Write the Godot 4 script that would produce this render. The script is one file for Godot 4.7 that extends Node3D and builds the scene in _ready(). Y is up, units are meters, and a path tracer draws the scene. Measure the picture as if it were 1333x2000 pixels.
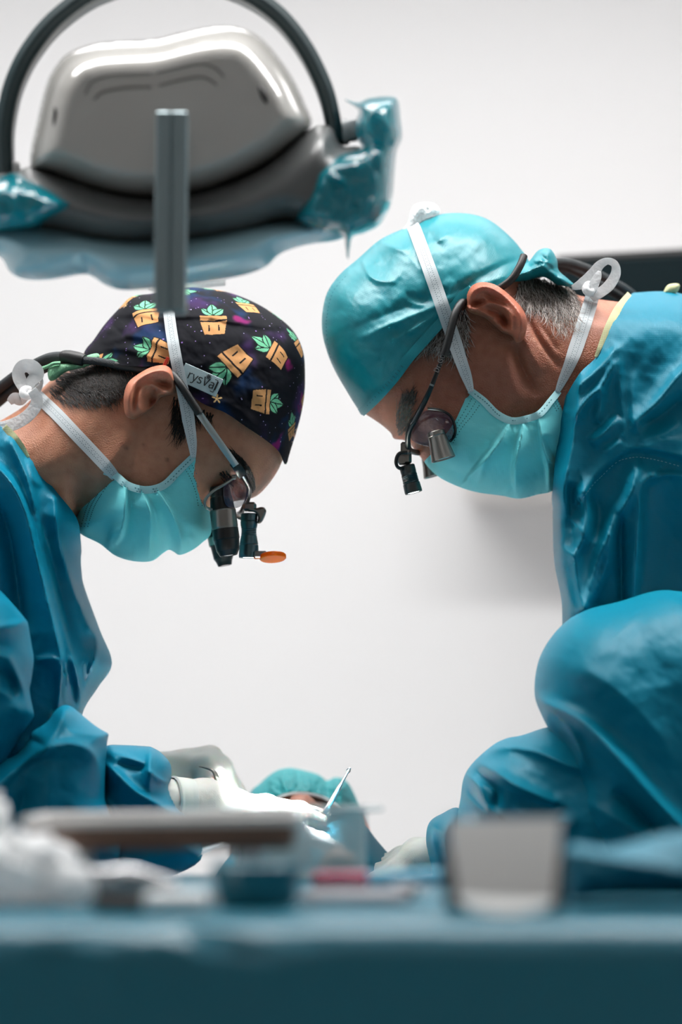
extends Node3D
# Two surgeons bent over a patient, a dental lamp above and an instrument table in front.
# Camera geometry: an 85 mm-like portrait lens, the camera 0.10 m above the table top, pitched up a little.
const F := 4722.0                 # focal length in pixels of the 1333 x 2000 frame
const CAM := Vector3(0.0, 1.0, 2.15)
const PITCH := 0.0930
var cs := cos(PITCH)
var sn := sin(PITCH)
var rng := RandomNumberGenerator.new()
var nz := FastNoiseLite.new()
var M := {}

func _ready() -> void:
	rng.seed = 7
	nz.seed = 11
	nz.frequency = 1.0
	nz.noise_type = FastNoiseLite.TYPE_SIMPLEX_SMOOTH
	set_camera()
	set_environment()
	set_ceiling_lights()
	make_materials()
	build_room()
	build_table()
	build_patient()
	build_young_surgeon()
	build_old_surgeon()
	build_young_loupes()
	build_old_loupes()
	build_dental_lamp()
	build_table_things()

func set_camera() -> void:
	var cam := Camera3D.new()
	cam.name = "camera"
	add_child(cam)
	cam.position = CAM
	cam.rotation.x = PITCH
	var at := CameraAttributesPhysical.new()
	at.frustum_focal_length = 24.0 * F / 2000.0
	at.frustum_focus_distance = 2.10
	at.exposure_aperture = 24.0 * F / 2000.0 / 40.0
	at.frustum_near = 0.05
	at.frustum_far = 60.0
	cam.attributes = at
	cam.keep_aspect = Camera3D.KEEP_HEIGHT
	cam.fov = rad_to_deg(2.0 * atan(1000.0 / F))
	cam.current = true

func set_environment() -> void:
	var e := Environment.new()
	e.background_mode = Environment.BG_COLOR
	e.background_color = Color(0.02, 0.022, 0.024)
	e.tonemap_mode = Environment.TONE_MAPPER_LINEAR
	e.tonemap_exposure = 1.1
	e.sdfgi_enabled = true
	e.ssao_enabled = true
	e.ssil_enabled = true
	var w := WorldEnvironment.new()
	w.name = "environment"
	w.environment = e
	add_child(w)

# Unseen ceiling panels, placed to light wall, surgeons and, from in front, mirror and masks: [x, z, width, depth, energy]
const PANELS := [[0.0, -1.25, 2.6, 0.5, 0.7], [0.0, 0.12, 2.6, 0.36, 6.0], [0.0, 2.3, 1.4, 0.6, 0.42]]
const CEIL := 2.72
func set_ceiling_lights() -> void:
	for p in PANELS:
		var a := AreaLight3D.new()
		a.name = "unseen_ceiling_light"
		a.area_size = Vector2(p[2] - 0.06, p[3] - 0.06)
		a.light_energy = p[4]
		a.light_color = Color(1.0, 0.995, 0.99)
		a.shadow_enabled = true
		a.area_range = 9.0
		a.rotation.x = -PI / 2
		a.position = Vector3(p[0], CEIL - 0.055, p[1])
		add_child(a, true)

# ---------------------------------------------------------------- small geometry kit
func P(px: float, py: float, z: float) -> Vector3:          # where the line of sight of a pixel meets the plane at depth z
	var xc := (px - 666.5) / F
	var yc := (1000.0 - py) / F
	var d := Vector3(xc, yc * cs + sn, yc * sn - cs)
	return CAM + d * ((z - CAM.z) / d.z)

func ppm(z: float) -> float:                                # pixels per metre at depth z
	return F / (CAM.z - z)

class Geo:
	var v := PackedVector3Array()
	var n := PackedVector3Array()
	var uv := PackedVector2Array()
	var c := PackedColorArray()
	var i := PackedInt32Array()
	func add(p: Vector3, t := Vector2.ZERO, col := Color.WHITE) -> int:
		v.append(p)
		uv.append(t)
		c.append(col)
		return v.size() - 1
	func tri(a: int, b: int, d: int) -> void:
		i.append(a)
		i.append(b)
		i.append(d)
	func quad(a: int, b: int, d: int, e: int) -> void:
		tri(a, b, d)
		tri(a, d, e)
	func normals() -> void:
		n.resize(v.size())
		n.fill(Vector3.ZERO)
		for k in range(0, i.size(), 3):
			var a := i[k]
			var b := i[k + 1]
			var d := i[k + 2]
			var q := (v[d] - v[a]).cross(v[b] - v[a])
			n[a] += q
			n[b] += q
			n[d] += q
		for k in n.size():
			n[k] = n[k].normalized() if n[k].length_squared() > 1e-24 else Vector3.UP
	func mesh() -> ArrayMesh:
		normals()
		var arr := []
		arr.resize(Mesh.ARRAY_MAX)
		arr[Mesh.ARRAY_VERTEX] = v
		arr[Mesh.ARRAY_NORMAL] = n
		arr[Mesh.ARRAY_TEX_UV] = uv
		arr[Mesh.ARRAY_COLOR] = c
		arr[Mesh.ARRAY_INDEX] = i
		var m := ArrayMesh.new()
		m.add_surface_from_arrays(Mesh.PRIMITIVE_TRIANGLES, arr)
		return m

func put(called: String, g: Geo, m: Material, parent: Node) -> MeshInstance3D:
	var o := MeshInstance3D.new()
	o.name = called
	o.mesh = g.mesh()
	o.material_override = m
	parent.add_child(o, true)
	return o

func put_mesh(called: String, mesh: Mesh, m: Material, parent: Node) -> MeshInstance3D:
	var o := MeshInstance3D.new()
	o.name = called
	o.mesh = mesh
	o.material_override = m
	parent.add_child(o, true)
	return o

func thing(called: String, label: String, category: String, at := Vector3.ZERO, group := "") -> Node3D:
	var o := Node3D.new()
	o.name = called
	add_child(o, true)
	o.position = at
	tag(o, label, category, group)
	return o

func tag(o: Node, label: String, category: String, group := "") -> void:
	o.set_meta("label", label)
	o.set_meta("category", category)
	if group != "":
		o.set_meta("group", group)

func flat(a: Array) -> PackedVector2Array:
	var r := PackedVector2Array()
	for k in range(0, a.size(), 2):
		r.append(Vector2(a[k], a[k + 1]))
	return r

func spline(p: PackedVector2Array, closed: bool, sub: int) -> PackedVector2Array:   # Catmull-Rom; a point given twice is a corner
	var r := PackedVector2Array()
	var c := p.size()
	for k in (c if closed else c - 1):
		var p0 := p[(k - 1 + c) % c] if closed else p[maxi(k - 1, 0)]
		var p1 := p[k]
		var p2 := p[(k + 1) % c]
		var p3 := p[(k + 2) % c] if closed else p[mini(k + 2, c - 1)]
		if p1.distance_squared_to(p2) < 0.01:
			continue
		for s in sub:
			var t := float(s) / sub
			r.append(p1.cubic_interpolate(p2, p0, p3, t))
	if not closed:
		r.append(p[c - 1])
	return r

func spline3(p: Array, sub: int) -> Array:
	var r := []
	var c := p.size()
	for k in c - 1:
		for s in sub:
			r.append((p[k] as Vector3).cubic_interpolate(p[k + 1], p[maxi(k - 1, 0)], p[mini(k + 2, c - 1)], float(s) / sub))
	r.append(p[c - 1])
	return r

func signed_distance(poly: PackedVector2Array, lo: Vector2, W: int, H: int, step: float) -> PackedFloat32Array:
	var D := PackedFloat32Array()
	D.resize(W * H)
	D.fill(1e9)
	var pn := poly.size()
	for k in pn:                                             # exact distance in a band along the outline
		var a := poly[k]
		var b := poly[(k + 1) % pn]
		var x0 := maxi(0, int((minf(a.x, b.x) - lo.x) / step) - 2)
		var x1 := mini(W - 1, int((maxf(a.x, b.x) - lo.x) / step) + 3)
		var y0 := maxi(0, int((minf(a.y, b.y) - lo.y) / step) - 2)
		var y1 := mini(H - 1, int((maxf(a.y, b.y) - lo.y) / step) + 3)
		var ab := b - a
		var ll := maxf(ab.length_squared(), 1e-9)
		for y in range(y0, y1 + 1):
			for x in range(x0, x1 + 1):
				var w := lo + Vector2(x, y) * step - a
				var t := clampf(w.dot(ab) / ll, 0.0, 1.0)
				var dd := (w - ab * t).length()
				if dd < D[y * W + x]:
					D[y * W + x] = dd
	var s1 := step
	var s2 := step * 1.41421
	for pass_ in 2:                                          # and inside by sweeping
		for y in range(1, H - 1):
			for x in range(1, W - 1):
				var q := y * W + x
				D[q] = minf(D[q], minf(minf(D[q - 1] + s1, D[q - W] + s1), minf(D[q - W - 1] + s2, D[q - W + 1] + s2)))
		for y in range(H - 2, 0, -1):
			for x in range(W - 2, 0, -1):
				var q := y * W + x
				D[q] = minf(D[q], minf(minf(D[q + 1] + s1, D[q + W] + s1), minf(D[q + W + 1] + s2, D[q + W - 1] + s2)))
	for y in H:                                              # sign, row by row from the crossings
		var py := lo.y + y * step
		var xs := []
		for k in pn:
			var a := poly[k]
			var b := poly[(k + 1) % pn]
			if (a.y > py) != (b.y > py):
				xs.append(a.x + (py - a.y) / (b.y - a.y) * (b.x - a.x))
		xs.sort()
		var inside := false
		var at := 0
		for x in W:
			var px := lo.x + x * step
			while at < xs.size() and xs[at] < px:
				inside = not inside
				at += 1
			if not inside:
				D[y * W + x] = -D[y * W + x]
	return D

# A soft solid from an outline: it swells from the outline to a given depth on both sides, and carries folds.
# o: step px, R px (reach of the rounding), front / back m, z0 m or [[x, y, z], ...], smooth, ridges, bumps, sym, noise, hollow
func inflate(g: Geo, pts: Array, o: Dictionary) -> Dictionary:
	var poly := spline(flat(pts), true, o.get("sub", 5))
	var step: float = o.get("step", 5.0)
	var lo := poly[0]
	var hi := poly[0]
	for q in poly:
		lo = lo.min(q)
		hi = hi.max(q)
	lo -= Vector2(step, step) * 1.5
	var W := int(ceil((hi.x - lo.x) / step)) + 3
	var H := int(ceil((hi.y - lo.y) / step)) + 3
	var D := signed_distance(poly, lo, W, H, step)
	var C := D
	if o.has("clip"):                                        # the part of the solid that is kept: a cap on a head, a mask on a face
		C = signed_distance(spline(flat(o.clip), true, o.get("sub", 5)), lo, W, H, step)
		for q in W * H:
			C[q] = minf(C[q], D[q])
	var R: float = o.get("R", 60.0)
	var T := PackedFloat32Array()
	T.resize(W * H)
	var rl = o.get("R_low", [1e9, 1e9, R])                   # [from row, to row, reach of the rounding below]
	for q in W * H:
		var rr := lerpf(R, rl[2], smoothstep(rl[0], rl[1], lo.y + (q / W) * step)) if rl[0] < 1e8 else R
		var u := clampf(D[q] / rr, 0.0, 1.0)
		T[q] = u * (2.0 - u)
	for it in int(o.get("smooth", 8)):
		var T2 := T.duplicate()
		for y in range(1, H - 1):
			for x in range(1, W - 1):
				var q := y * W + x
				if D[q] > 0.0:
					T2[q] = T[q] * 0.5 + 0.125 * (T[q - 1] + T[q + 1] + T[q - W] + T[q + W])
		T = T2
	var X := PackedFloat32Array()
	X.resize(W * H)
	var gain: float = o.get("gain", 1.0)
	for r in o.get("ridges", []):
		ridge(X, W, H, lo, step, r, gain, o.get("wide", 1.0))
	for b in o.get("bumps", []):                             # [x, y, mm, rx, ry, turn in degrees]
		var turn: float = deg_to_rad(b[5]) if b.size() > 5 else 0.0
		var ry: float = b[4] if b.size() > 4 else b[3]
		var reach: float = 2.5 * maxf(b[3], ry)
		for y in range(maxi(0, int((b[1] - reach - lo.y) / step)), mini(H, int((b[1] + reach - lo.y) / step) + 2)):
			for x in range(maxi(0, int((b[0] - reach - lo.x) / step)), mini(W, int((b[0] + reach - lo.x) / step) + 2)):
				var w := (lo + Vector2(x, y) * step - Vector2(b[0], b[1])).rotated(-turn)
				X[y * W + x] += b[2] * exp(-(w.x * w.x / (b[3] * b[3]) + w.y * w.y / (ry * ry)))
	var fr: float = o.get("front", 0.06)
	var bk: float = o.get("back", fr)
	var sym: bool = o.get("sym", false)
	var fade: float = o.get("fade", 14.0)
	var na: float = o.get("noise", 0.0)
	var nf: float = o.get("noise_px", 40.0)
	var ctl = o.get("z0", 0.0)
	var fidx := PackedInt32Array()
	var bidx := PackedInt32Array()
	fidx.resize(W * H)
	bidx.resize(W * H)
	fidx.fill(-1)
	bidx.fill(-1)
	var Zf := PackedFloat32Array()
	Zf.resize(W * H)
	Zf.fill(-9.0)
	var OF := PackedFloat32Array()
	var OB := PackedFloat32Array()
	OF.resize(W * H)
	OB.resize(W * H)
	var cols = o.get("cols", [])
	var base: Color = o.get("color", Color.WHITE)
	var dry: bool = o.get("dry", false)
	for y in H:
		for x in W:
			var q := y * W + x
			if D[q] <= 0.0:
				continue
			var p := lo + Vector2(x, y) * step
			var z0 := depth_at(ctl, p)
			var t := sqrt(maxf(T[q], 0.0))
			var e := X[q] * 0.001
			if na > 0.0:
				e += na * 0.001 * nz.get_noise_2d(p.x / nf, p.y / nf)
			e *= clampf(D[q] / fade, 0.0, 1.0)
			OF[q] = fr * t + e
			OB[q] = bk * t + (e if sym else 0.0)
			Zf[q] = z0 + OF[q]
			if C[q] > 0.0 and not dry:
				var col := tint(cols, p, base) if cols.size() else base
				var c3 := P(p.x, p.y, z0 + OF[q])
				fidx[q] = g.add(c3, Vector2(c3.x, c3.y), col)
				bidx[q] = g.add(P(p.x, p.y, z0 - OB[q]), Vector2(c3.x, c3.y), col)
	var field := {"W": W, "H": H, "lo": lo, "step": step, "Z": Zf, "D": D}
	if dry:
		return field
	var cross := {}
	for y in H - 1:
		for x in W - 1:
			var q := y * W + x
			var k4 := [q, q + 1, q + W + 1, q + W]
			var count := int(C[k4[0]] > 0.0) + int(C[k4[1]] > 0.0) + int(C[k4[2]] > 0.0) + int(C[k4[3]] > 0.0)
			if count == 0:
				continue
			if count == 4:
				g.quad(fidx[k4[0]], fidx[k4[1]], fidx[k4[2]], fidx[k4[3]])
				g.quad(bidx[k4[3]], bidx[k4[2]], bidx[k4[1]], bidx[k4[0]])
				continue
			var fp := []
			var bp := []
			for s in 4:
				var a: int = k4[s]
				var b: int = k4[(s + 1) % 4]
				if C[a] > 0.0:
					fp.append(fidx[a])
					bp.append(bidx[a])
				if (C[a] > 0.0) != (C[b] > 0.0):
					var key := mini(a, b) * 2 + (1 if absi(a - b) == 1 else 0)
					if not cross.has(key):
						var t := C[a] / (C[a] - C[b])
						var pa := lo + Vector2(a % W, a / W) * step
						var pb := lo + Vector2(b % W, b / W) * step
						var p := pa.lerp(pb, t)
						var col := tint(cols, p, base) if cols.size() else base
						var z0 := depth_at(ctl, p)
						if D[a] > 0.0 and D[b] > 0.0:
							var c3 := P(p.x, p.y, z0 + lerpf(OF[a], OF[b], t))
							cross[key] = [g.add(c3, Vector2(c3.x, c3.y), col), g.add(P(p.x, p.y, z0 - lerpf(OB[a], OB[b], t)), Vector2(c3.x, c3.y), col)]
						else:
							var c3 := P(p.x, p.y, z0)
							var one := g.add(c3, Vector2(c3.x, c3.y), col)
							cross[key] = [one, one]
					fp.append(cross[key][0])
					bp.append(cross[key][1])
			for s in range(1, fp.size() - 1):
				g.tri(fp[0], fp[s], fp[s + 1])
				g.tri(bp[0], bp[s + 1], bp[s])
	return field

func depth_at(ctl, p: Vector2) -> float:
	if ctl is float or ctl is int:
		return ctl
	var a := 0.0
	var b := 0.0
	for k in ctl:
		var w := 1.0 / (p.distance_squared_to(Vector2(k[0], k[1])) + 500.0)
		a += w * k[2]
		b += w
	return a / b

func tint(cols: Array, p: Vector2, base: Color) -> Color:   # [x, y, rx, ry, colour, strength]: patches of colour that belong to the thing
	var c := base
	for k in cols:
		var w := Vector2((p.x - k[0]) / k[2], (p.y - k[1]) / k[3]).length_squared()
		if w < 6.0:
			c = c.lerp(k[4], k[5] * exp(-w))
	return c

# r = [[x, y, x, y ...], mm, width on the clockwise side, width on the other side, sharpness]
func ridge(X: PackedFloat32Array, W: int, H: int, lo: Vector2, step: float, r: Array, gain: float, wide: float) -> void:
	var line := spline(flat(r[0]), false, 5)
	var w1: float = r[2] * wide
	var w2: float = r[3] * wide if r.size() > 3 else w1
	var po: float = (r[4] if r.size() > 4 else 1.5) * (0.87 if gain > 1.55 and gain < 1.65 else 1.0)    # gown folds are crisper
	var keep: float = r[5] if r.size() > 5 else 0.0          # how much of the height stays at the ends
	var total := 0.0
	var along := PackedFloat32Array([0.0])
	for k in line.size() - 1:
		total += line[k].distance_to(line[k + 1])
		along.append(total)
	var mn := line[0]
	var mx := line[0]
	for q in line:
		mn = mn.min(q)
		mx = mx.max(q)
	var reach := 3.2 * maxf(w1, w2)
	for y in range(maxi(0, int((mn.y - reach - lo.y) / step)), mini(H, int((mx.y + reach - lo.y) / step) + 2)):
		for x in range(maxi(0, int((mn.x - reach - lo.x) / step)), mini(W, int((mx.x + reach - lo.x) / step) + 2)):
			var p := lo + Vector2(x, y) * step
			var best := 1e9
			var side := 1.0
			var s := 0.0
			for k in line.size() - 1:
				var ab := line[k + 1] - line[k]
				var w := p - line[k]
				var t := clampf(w.dot(ab) / maxf(ab.length_squared(), 1e-6), 0.0, 1.0)
				var dd := (w - ab * t).length_squared()
				if dd < best:
					best = dd
					side = ab.x * w.y - ab.y * w.x
					s = (along[k] + t * ab.length()) / total
			var d := sqrt(best) / (w1 if side > 0.0 else w2)
			if d < 3.2:
				var e := pow(absf(2.0 * s - 1.0), 3.0)
				X[y * W + x] += gain * r[1] * exp(-pow(d, po)) * (1.0 - e * (1.0 - keep))

func zat(f: Dictionary, px: float, py: float, miss := 0.0) -> float:      # depth of the front of an inflated solid
	var x: float = (px - f.lo.x) / f.step
	var y: float = (py - f.lo.y) / f.step
	var xi := clampi(int(x), 0, f.W - 2)
	var yi := clampi(int(y), 0, f.H - 2)
	var s := 0.0
	var w := 0.0
	for k in 4:
		var cx := xi + (k & 1)
		var cy := yi + (k >> 1)
		var z: float = f.Z[cy * f.W + cx]
		if z > -5.0:
			var ww := maxf(0.001, (1.0 - absf(x - cx)) * (1.0 - absf(y - cy)))
			s += z * ww
			w += ww
	return s / w if w > 0.0 else miss

func on(fs: Array, px: float, py: float, lift := 0.0, miss := 0.0) -> Vector3:   # a point on the outermost of several solids
	var z := -9.0
	for f in fs:
		z = maxf(z, zat(f, px, py, -9.0))
	if z < -5.0:
		z = miss
	return P(px, py, z + lift)

func tube(g: Geo, pts: Array, radii, sides := 10, caps := true, col := Color.WHITE) -> void:
	var c := pts.size()
	var up := Vector3(0.3, 0.9, 0.31).normalized()
	var first := g.v.size()
	var len := 0.0
	var nrm := Vector3.ZERO
	for k in c:
		var t: Vector3 = ((pts[mini(k + 1, c - 1)] as Vector3) - pts[maxi(k - 1, 0)]).normalized()
		if k == 0:
			nrm = t.cross(up).normalized()
			if nrm.length() < 0.5:
				nrm = t.cross(Vector3.RIGHT).normalized()
		else:
			nrm = (nrm - t * nrm.dot(t)).normalized()
			len += (pts[k] as Vector3).distance_to(pts[k - 1])
		var bi := t.cross(nrm)
		var r: float = radii if radii is float else radii[k]
		for s in sides + 1:
			var a := TAU * s / sides
			g.add(pts[k] + (nrm * cos(a) + bi * sin(a)) * r, Vector2(len, TAU * r * s / sides), col)
	for k in c - 1:
		for s in sides:
			var a := first + k * (sides + 1) + s
			g.quad(a, a + 1, a + sides + 2, a + sides + 1)
	if caps:
		for e in 2:
			var k := 0 if e == 0 else c - 1
			var t: Vector3 = (pts[1] - pts[0]) if e == 0 else (pts[c - 1] - pts[c - 2])
			var m := g.add(pts[k])
			var ring := []
			for s in sides:
				ring.append(g.add(g.v[first + k * (sides + 1) + s], Vector2.ZERO, col))
			for s in sides:
				if e == 0:
					g.tri(m, ring[(s + 1) % sides], ring[s])
				else:
					g.tri(m, ring[s], ring[(s + 1) % sides])

# profile: [[distance along the axis, radius], ...] in metres; a distance given twice makes a sharp edge
func lathe(g: Geo, a: Vector3, b: Vector3, prof: Array, sides := 28) -> void:
	var ax := (b - a).normalized()
	var n := ax.cross(Vector3(0.2, 0.1, 1.0)).normalized()
	var bi := ax.cross(n)
	for k in prof.size() - 1:
		var r0: float = prof[k][1]
		var r1: float = prof[k + 1][1]
		var d0 := a + ax * float(prof[k][0])
		var d1 := a + ax * float(prof[k + 1][0])
		var st := g.v.size()
		for s in sides + 1:
			var an := TAU * s / sides
			var u := n * cos(an) + bi * sin(an)
			g.add(d0 + u * r0, Vector2(float(s) / sides, prof[k][0]))
			g.add(d1 + u * r1, Vector2(float(s) / sides, prof[k + 1][0]))
		for s in sides:
			var q := st + s * 2
			if r0 < 1e-7:
				g.tri(q, q + 3, q + 1)
			elif r1 < 1e-7:
				g.tri(q, q + 2, q + 1)
			else:
				g.quad(q, q + 2, q + 3, q + 1)

# a flat band along points; side = direction across it at each point, thick = thickness
func ribbon(g: Geo, pts: Array, sides: Array, thick: float) -> void:
	var c := pts.size()
	var len := 0.0
	var first := g.v.size()
	for k in c:
		var t: Vector3 = ((pts[mini(k + 1, c - 1)] as Vector3) - pts[maxi(k - 1, 0)]).normalized()
		var s: Vector3 = sides[k]
		var n := s.cross(t).normalized() * thick * 0.5
		if k > 0:
			len += (pts[k] as Vector3).distance_to(pts[k - 1])
		var w := s.length()
		for e in [[-1, 1, 0.0], [1, 1, 1.0], [1, -1, 1.0], [-1, -1, 0.0]]:
			g.add(pts[k] + s * e[0] + n * e[1], Vector2(len / 0.012, e[2]))
	for k in c - 1:
		for e in 4:
			var a := first + k * 4 + e
			var b := first + k * 4 + (e + 1) % 4
			g.quad(a, a + 4, b + 4, b)
	for e in 2:
		var q := first + (0 if e == 0 else (c - 1) * 4)
		if e == 0:
			g.quad(q, q + 1, q + 2, q + 3)
		else:
			g.quad(q + 3, q + 2, q + 1, q)

# a band laid over solids along a pixel path; widths in pixels, lift in metres
func strap(g: Geo, fs: Array, path: Array, widths: Array, lift: float, miss: float, twist := 0.0) -> void:
	var line := spline(flat(path), false, 6)
	var c := line.size()
	var zs := []
	for k in c:
		zs.append(on(fs, line[k].x, line[k].y, lift, miss).z)
	for it in 4:                                             # a taut band bridges hollows
		var z2 := zs.duplicate()
		for k in range(1, c - 1):
			z2[k] = maxf(zs[k], (zs[k - 1] + zs[k + 1]) * 0.5)
		zs = z2
	var pts := []
	var sd := []
	for k in c:
		var s := float(k) / (c - 1) * (widths.size() - 1)
		var wi := mini(int(s), widths.size() - 2)
		var wd: float = lerpf(widths[wi], widths[wi + 1], s - wi) * 0.5
		var t := (line[mini(k + 1, c - 1)] - line[maxi(k - 1, 0)]).normalized()
		var nn := Vector2(-t.y, t.x) * wd
		var a := P(line[k].x, line[k].y, zs[k])
		var b := P(line[k].x + nn.x, line[k].y + nn.y, zs[k])
		pts.append(a)
		sd.append((b - a).rotated((P(line[mini(k + 1, c - 1)].x, line[mini(k + 1, c - 1)].y, zs[k]) - P(line[maxi(k - 1, 0)].x, line[maxi(k - 1, 0)].y, zs[k])).normalized(), twist))
	ribbon(g, pts, sd, 0.0009)

func bevel_box(g: Geo, size: Vector3, r: float, x: Transform3D) -> void:      # a box with chamfered edges
	var h := size * 0.5
	var corner := func(sx, sy, sz, ax):
		var q := Vector3(sx * h.x, sy * h.y, sz * h.z)
		if ax != 0: q.x -= sx * r
		if ax != 1: q.y -= sy * r
		if ax != 2: q.z -= sz * r
		return q
	var face := func(l: Array):
		var mid := Vector3.ZERO
		for q in l: mid += q
		var nn: Vector3 = (l[2] - l[0]).cross(l[1] - l[0])
		if nn.dot(mid) < 0.0:
			l.reverse()
		var b := []
		for q in l: b.append(g.add(x * q))
		for k in range(1, b.size() - 1): g.tri(b[0], b[k], b[k + 1])
	for s in [-1, 1]:
		face.call([corner.call(s, -1, -1, 0), corner.call(s, 1, -1, 0), corner.call(s, 1, 1, 0), corner.call(s, -1, 1, 0)])
		face.call([corner.call(-1, s, -1, 1), corner.call(1, s, -1, 1), corner.call(1, s, 1, 1), corner.call(-1, s, 1, 1)])
		face.call([corner.call(-1, -1, s, 2), corner.call(1, -1, s, 2), corner.call(1, 1, s, 2), corner.call(-1, 1, s, 2)])
		for u in [-1, 1]:
			face.call([corner.call(s, u, -1, 0), corner.call(s, u, 1, 0), corner.call(s, u, 1, 1), corner.call(s, u, -1, 1)])
			face.call([corner.call(s, -1, u, 0), corner.call(s, 1, u, 0), corner.call(s, 1, u, 2), corner.call(s, -1, u, 2)])
			face.call([corner.call(-1, s, u, 1), corner.call(1, s, u, 1), corner.call(1, s, u, 2), corner.call(-1, s, u, 2)])
			for w in [-1, 1]:
				face.call([corner.call(s, u, w, 0), corner.call(s, u, w, 1), corner.call(s, u, w, 2)])

func box_at(g: Geo, at: Vector3, size: Vector3, r := 0.002) -> void:
	bevel_box(g, size, minf(r, 0.45 * minf(size.x, minf(size.y, size.z))), Transform3D(Basis(), at))

# Bones joined by a smooth minimum and meshed as surface nets: for hands. bone = [a, b, ra, rb, group]
func flesh(g: Geo, bones: Array, cell: float, k: float) -> void:
	var lo := Vector3.INF
	var hi := -Vector3.INF
	for b in bones:
		for e in 2:
			var r := Vector3.ONE * (float(b[2 + e]) + cell * 2.5)
			lo = lo.min((b[e] as Vector3) - r)
			hi = hi.max((b[e] as Vector3) + r)
	var N := Vector3i(((hi - lo) / cell).ceil()) + Vector3i.ONE
	var V := PackedFloat32Array()
	V.resize(N.x * N.y * N.z)
	V.fill(1.0)
	for b in bones:
		var a: Vector3 = b[0]
		var ab: Vector3 = b[1] - a
		var ll := maxf(ab.length_squared(), 1e-9)
		var ra: float = b[2]
		var dr: float = b[3] - ra
		var rm := maxf(ra, ra + dr) + k * 2.0 + cell * 2.0
		var l0 := Vector3i(((a.min(b[1]) - Vector3.ONE * rm - lo) / cell).floor().max(Vector3.ZERO))
		var l1 := Vector3i(((a.max(b[1]) + Vector3.ONE * rm - lo) / cell).ceil().min(Vector3(N - Vector3i.ONE)))
		for z in range(l0.z, l1.z + 1):
			for y in range(l0.y, l1.y + 1):
				for x in range(l0.x, l1.x + 1):
					var w := lo + Vector3(x, y, z) * cell - a
					var t := clampf(w.dot(ab) / ll, 0.0, 1.0)
					var d := (w - ab * t).length() - ra - dr * t
					var q := (z * N.y + y) * N.x + x
					var o := V[q]
					var h := maxf(k - absf(o - d), 0.0) / k
					V[q] = minf(o, d) - h * h * k * 0.25
	var ids := {}
	var sy := N.x
	var sz := N.x * N.y
	for z in N.z - 1:
		for y in N.y - 1:
			for x in N.x - 1:
				var q := (z * N.y + y) * N.x + x
				var m := 0
				for e in 8:
					if V[q + (e & 1) + ((e >> 1) & 1) * sy + (e >> 2) * sz] < 0.0:
						m += 1
				if m == 0 or m == 8:
					continue
				var s := Vector3.ZERO
				var c := 0
				for e in 8:
					var va := V[q + (e & 1) + ((e >> 1) & 1) * sy + (e >> 2) * sz]
					for ax in 3:
						if (e >> ax) & 1:
							continue
						var f := e | (1 << ax)
						var vb := V[q + (f & 1) + ((f >> 1) & 1) * sy + (f >> 2) * sz]
						if (va < 0.0) != (vb < 0.0):
							var pa := Vector3(e & 1, (e >> 1) & 1, e >> 2)
							var pb := Vector3(f & 1, (f >> 1) & 1, f >> 2)
							s += pa.lerp(pb, va / (va - vb))
							c += 1
				ids[q] = g.add(lo + (Vector3(x, y, z) + s / c) * cell)
	for q in ids.keys():
		var strides := [1, sy, sz]
		for ax in 3:
			var u: int = strides[(ax + 1) % 3]
			var w: int = strides[(ax + 2) % 3]
			var va := V[q]
			var vb := V[q + strides[ax]]
			if (va < 0.0) == (vb < 0.0):
				continue
			if ids.has(q - u) and ids.has(q - w) and ids.has(q - u - w):
				if va < 0.0:
					g.quad(ids[q], ids[q - w], ids[q - u - w], ids[q - u])
				else:
					g.quad(ids[q], ids[q - u], ids[q - u - w], ids[q - w])

# hair: thin tapering strands rooted on solids inside an outline, combed along dir(px)
func strands(g: Geo, fs: Array, area: Array, count: int, flow: Callable, length: Array, width: float, colors: Array, lift := 0.0, curl := 0.0) -> void:
	var poly := spline(flat(area), true, 4)
	var lo := poly[0]
	var hi := poly[0]
	for q in poly:
		lo = lo.min(q)
		hi = hi.max(q)
	var made := 0
	for tries in count * 6:
		if made >= count:
			break
		var p := Vector2(rng.randf_range(lo.x, hi.x), rng.randf_range(lo.y, hi.y))
		if not Geometry2D.is_point_in_polygon(p, poly):
			continue
		made += 1
		var d: Vector2 = (flow.call(p) as Vector2).normalized().rotated(rng.randf_range(-0.35, 0.35))
		var ln := rng.randf_range(length[0], length[1])
		var bend := rng.randf_range(-1.0, 1.0) * curl
		var col: Color = colors[rng.randi() % colors.size()]
		var up := rng.randf_range(0.3, 1.0)
		var seg := 5
		var first := g.v.size()
		for k in seg + 1:
			var s := float(k) / seg
			var q := p
			var a := on(fs, q.x, q.y, lift + 0.0006 + 0.0035 * up * sin(s * 2.2), 0.0)
			var across := Vector3(-d.y, -d.x, 0.0) * 0.5 * width * (1.0 - 0.75 * s)
			g.add(a - across, Vector2.ZERO, col)
			g.add(a + across, Vector2.ZERO, col)
			g.add(a + Vector3(0, 0, width * 0.6 * (1.0 - 0.75 * s)), Vector2.ZERO, col)
			p += d * ln / seg
			d = d.rotated(bend / seg)
		for k in seg:
			var a := first + k * 3
			g.quad(a, a + 2, a + 5, a + 3)
			g.quad(a + 2, a + 1, a + 4, a + 5)

# ---------------------------------------------------------------- materials
func S(r: float, g: float, b: float, a := 1.0) -> Color:
	return Color(r / 255.0, g / 255.0, b / 255.0, a)

func SL(r: float, g: float, b: float) -> Color:              # the same as a linear vertex colour
	return S(r, g, b).srgb_to_linear()

func mat(c: Color, rough := 0.5, metal := 0.0, spec := 0.5) -> StandardMaterial3D:
	var m := StandardMaterial3D.new()
	m.albedo_color = c
	m.roughness = rough
	m.metallic = metal
	m.metallic_specular = spec
	m.cull_mode = BaseMaterial3D.CULL_DISABLED
	return m

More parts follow.
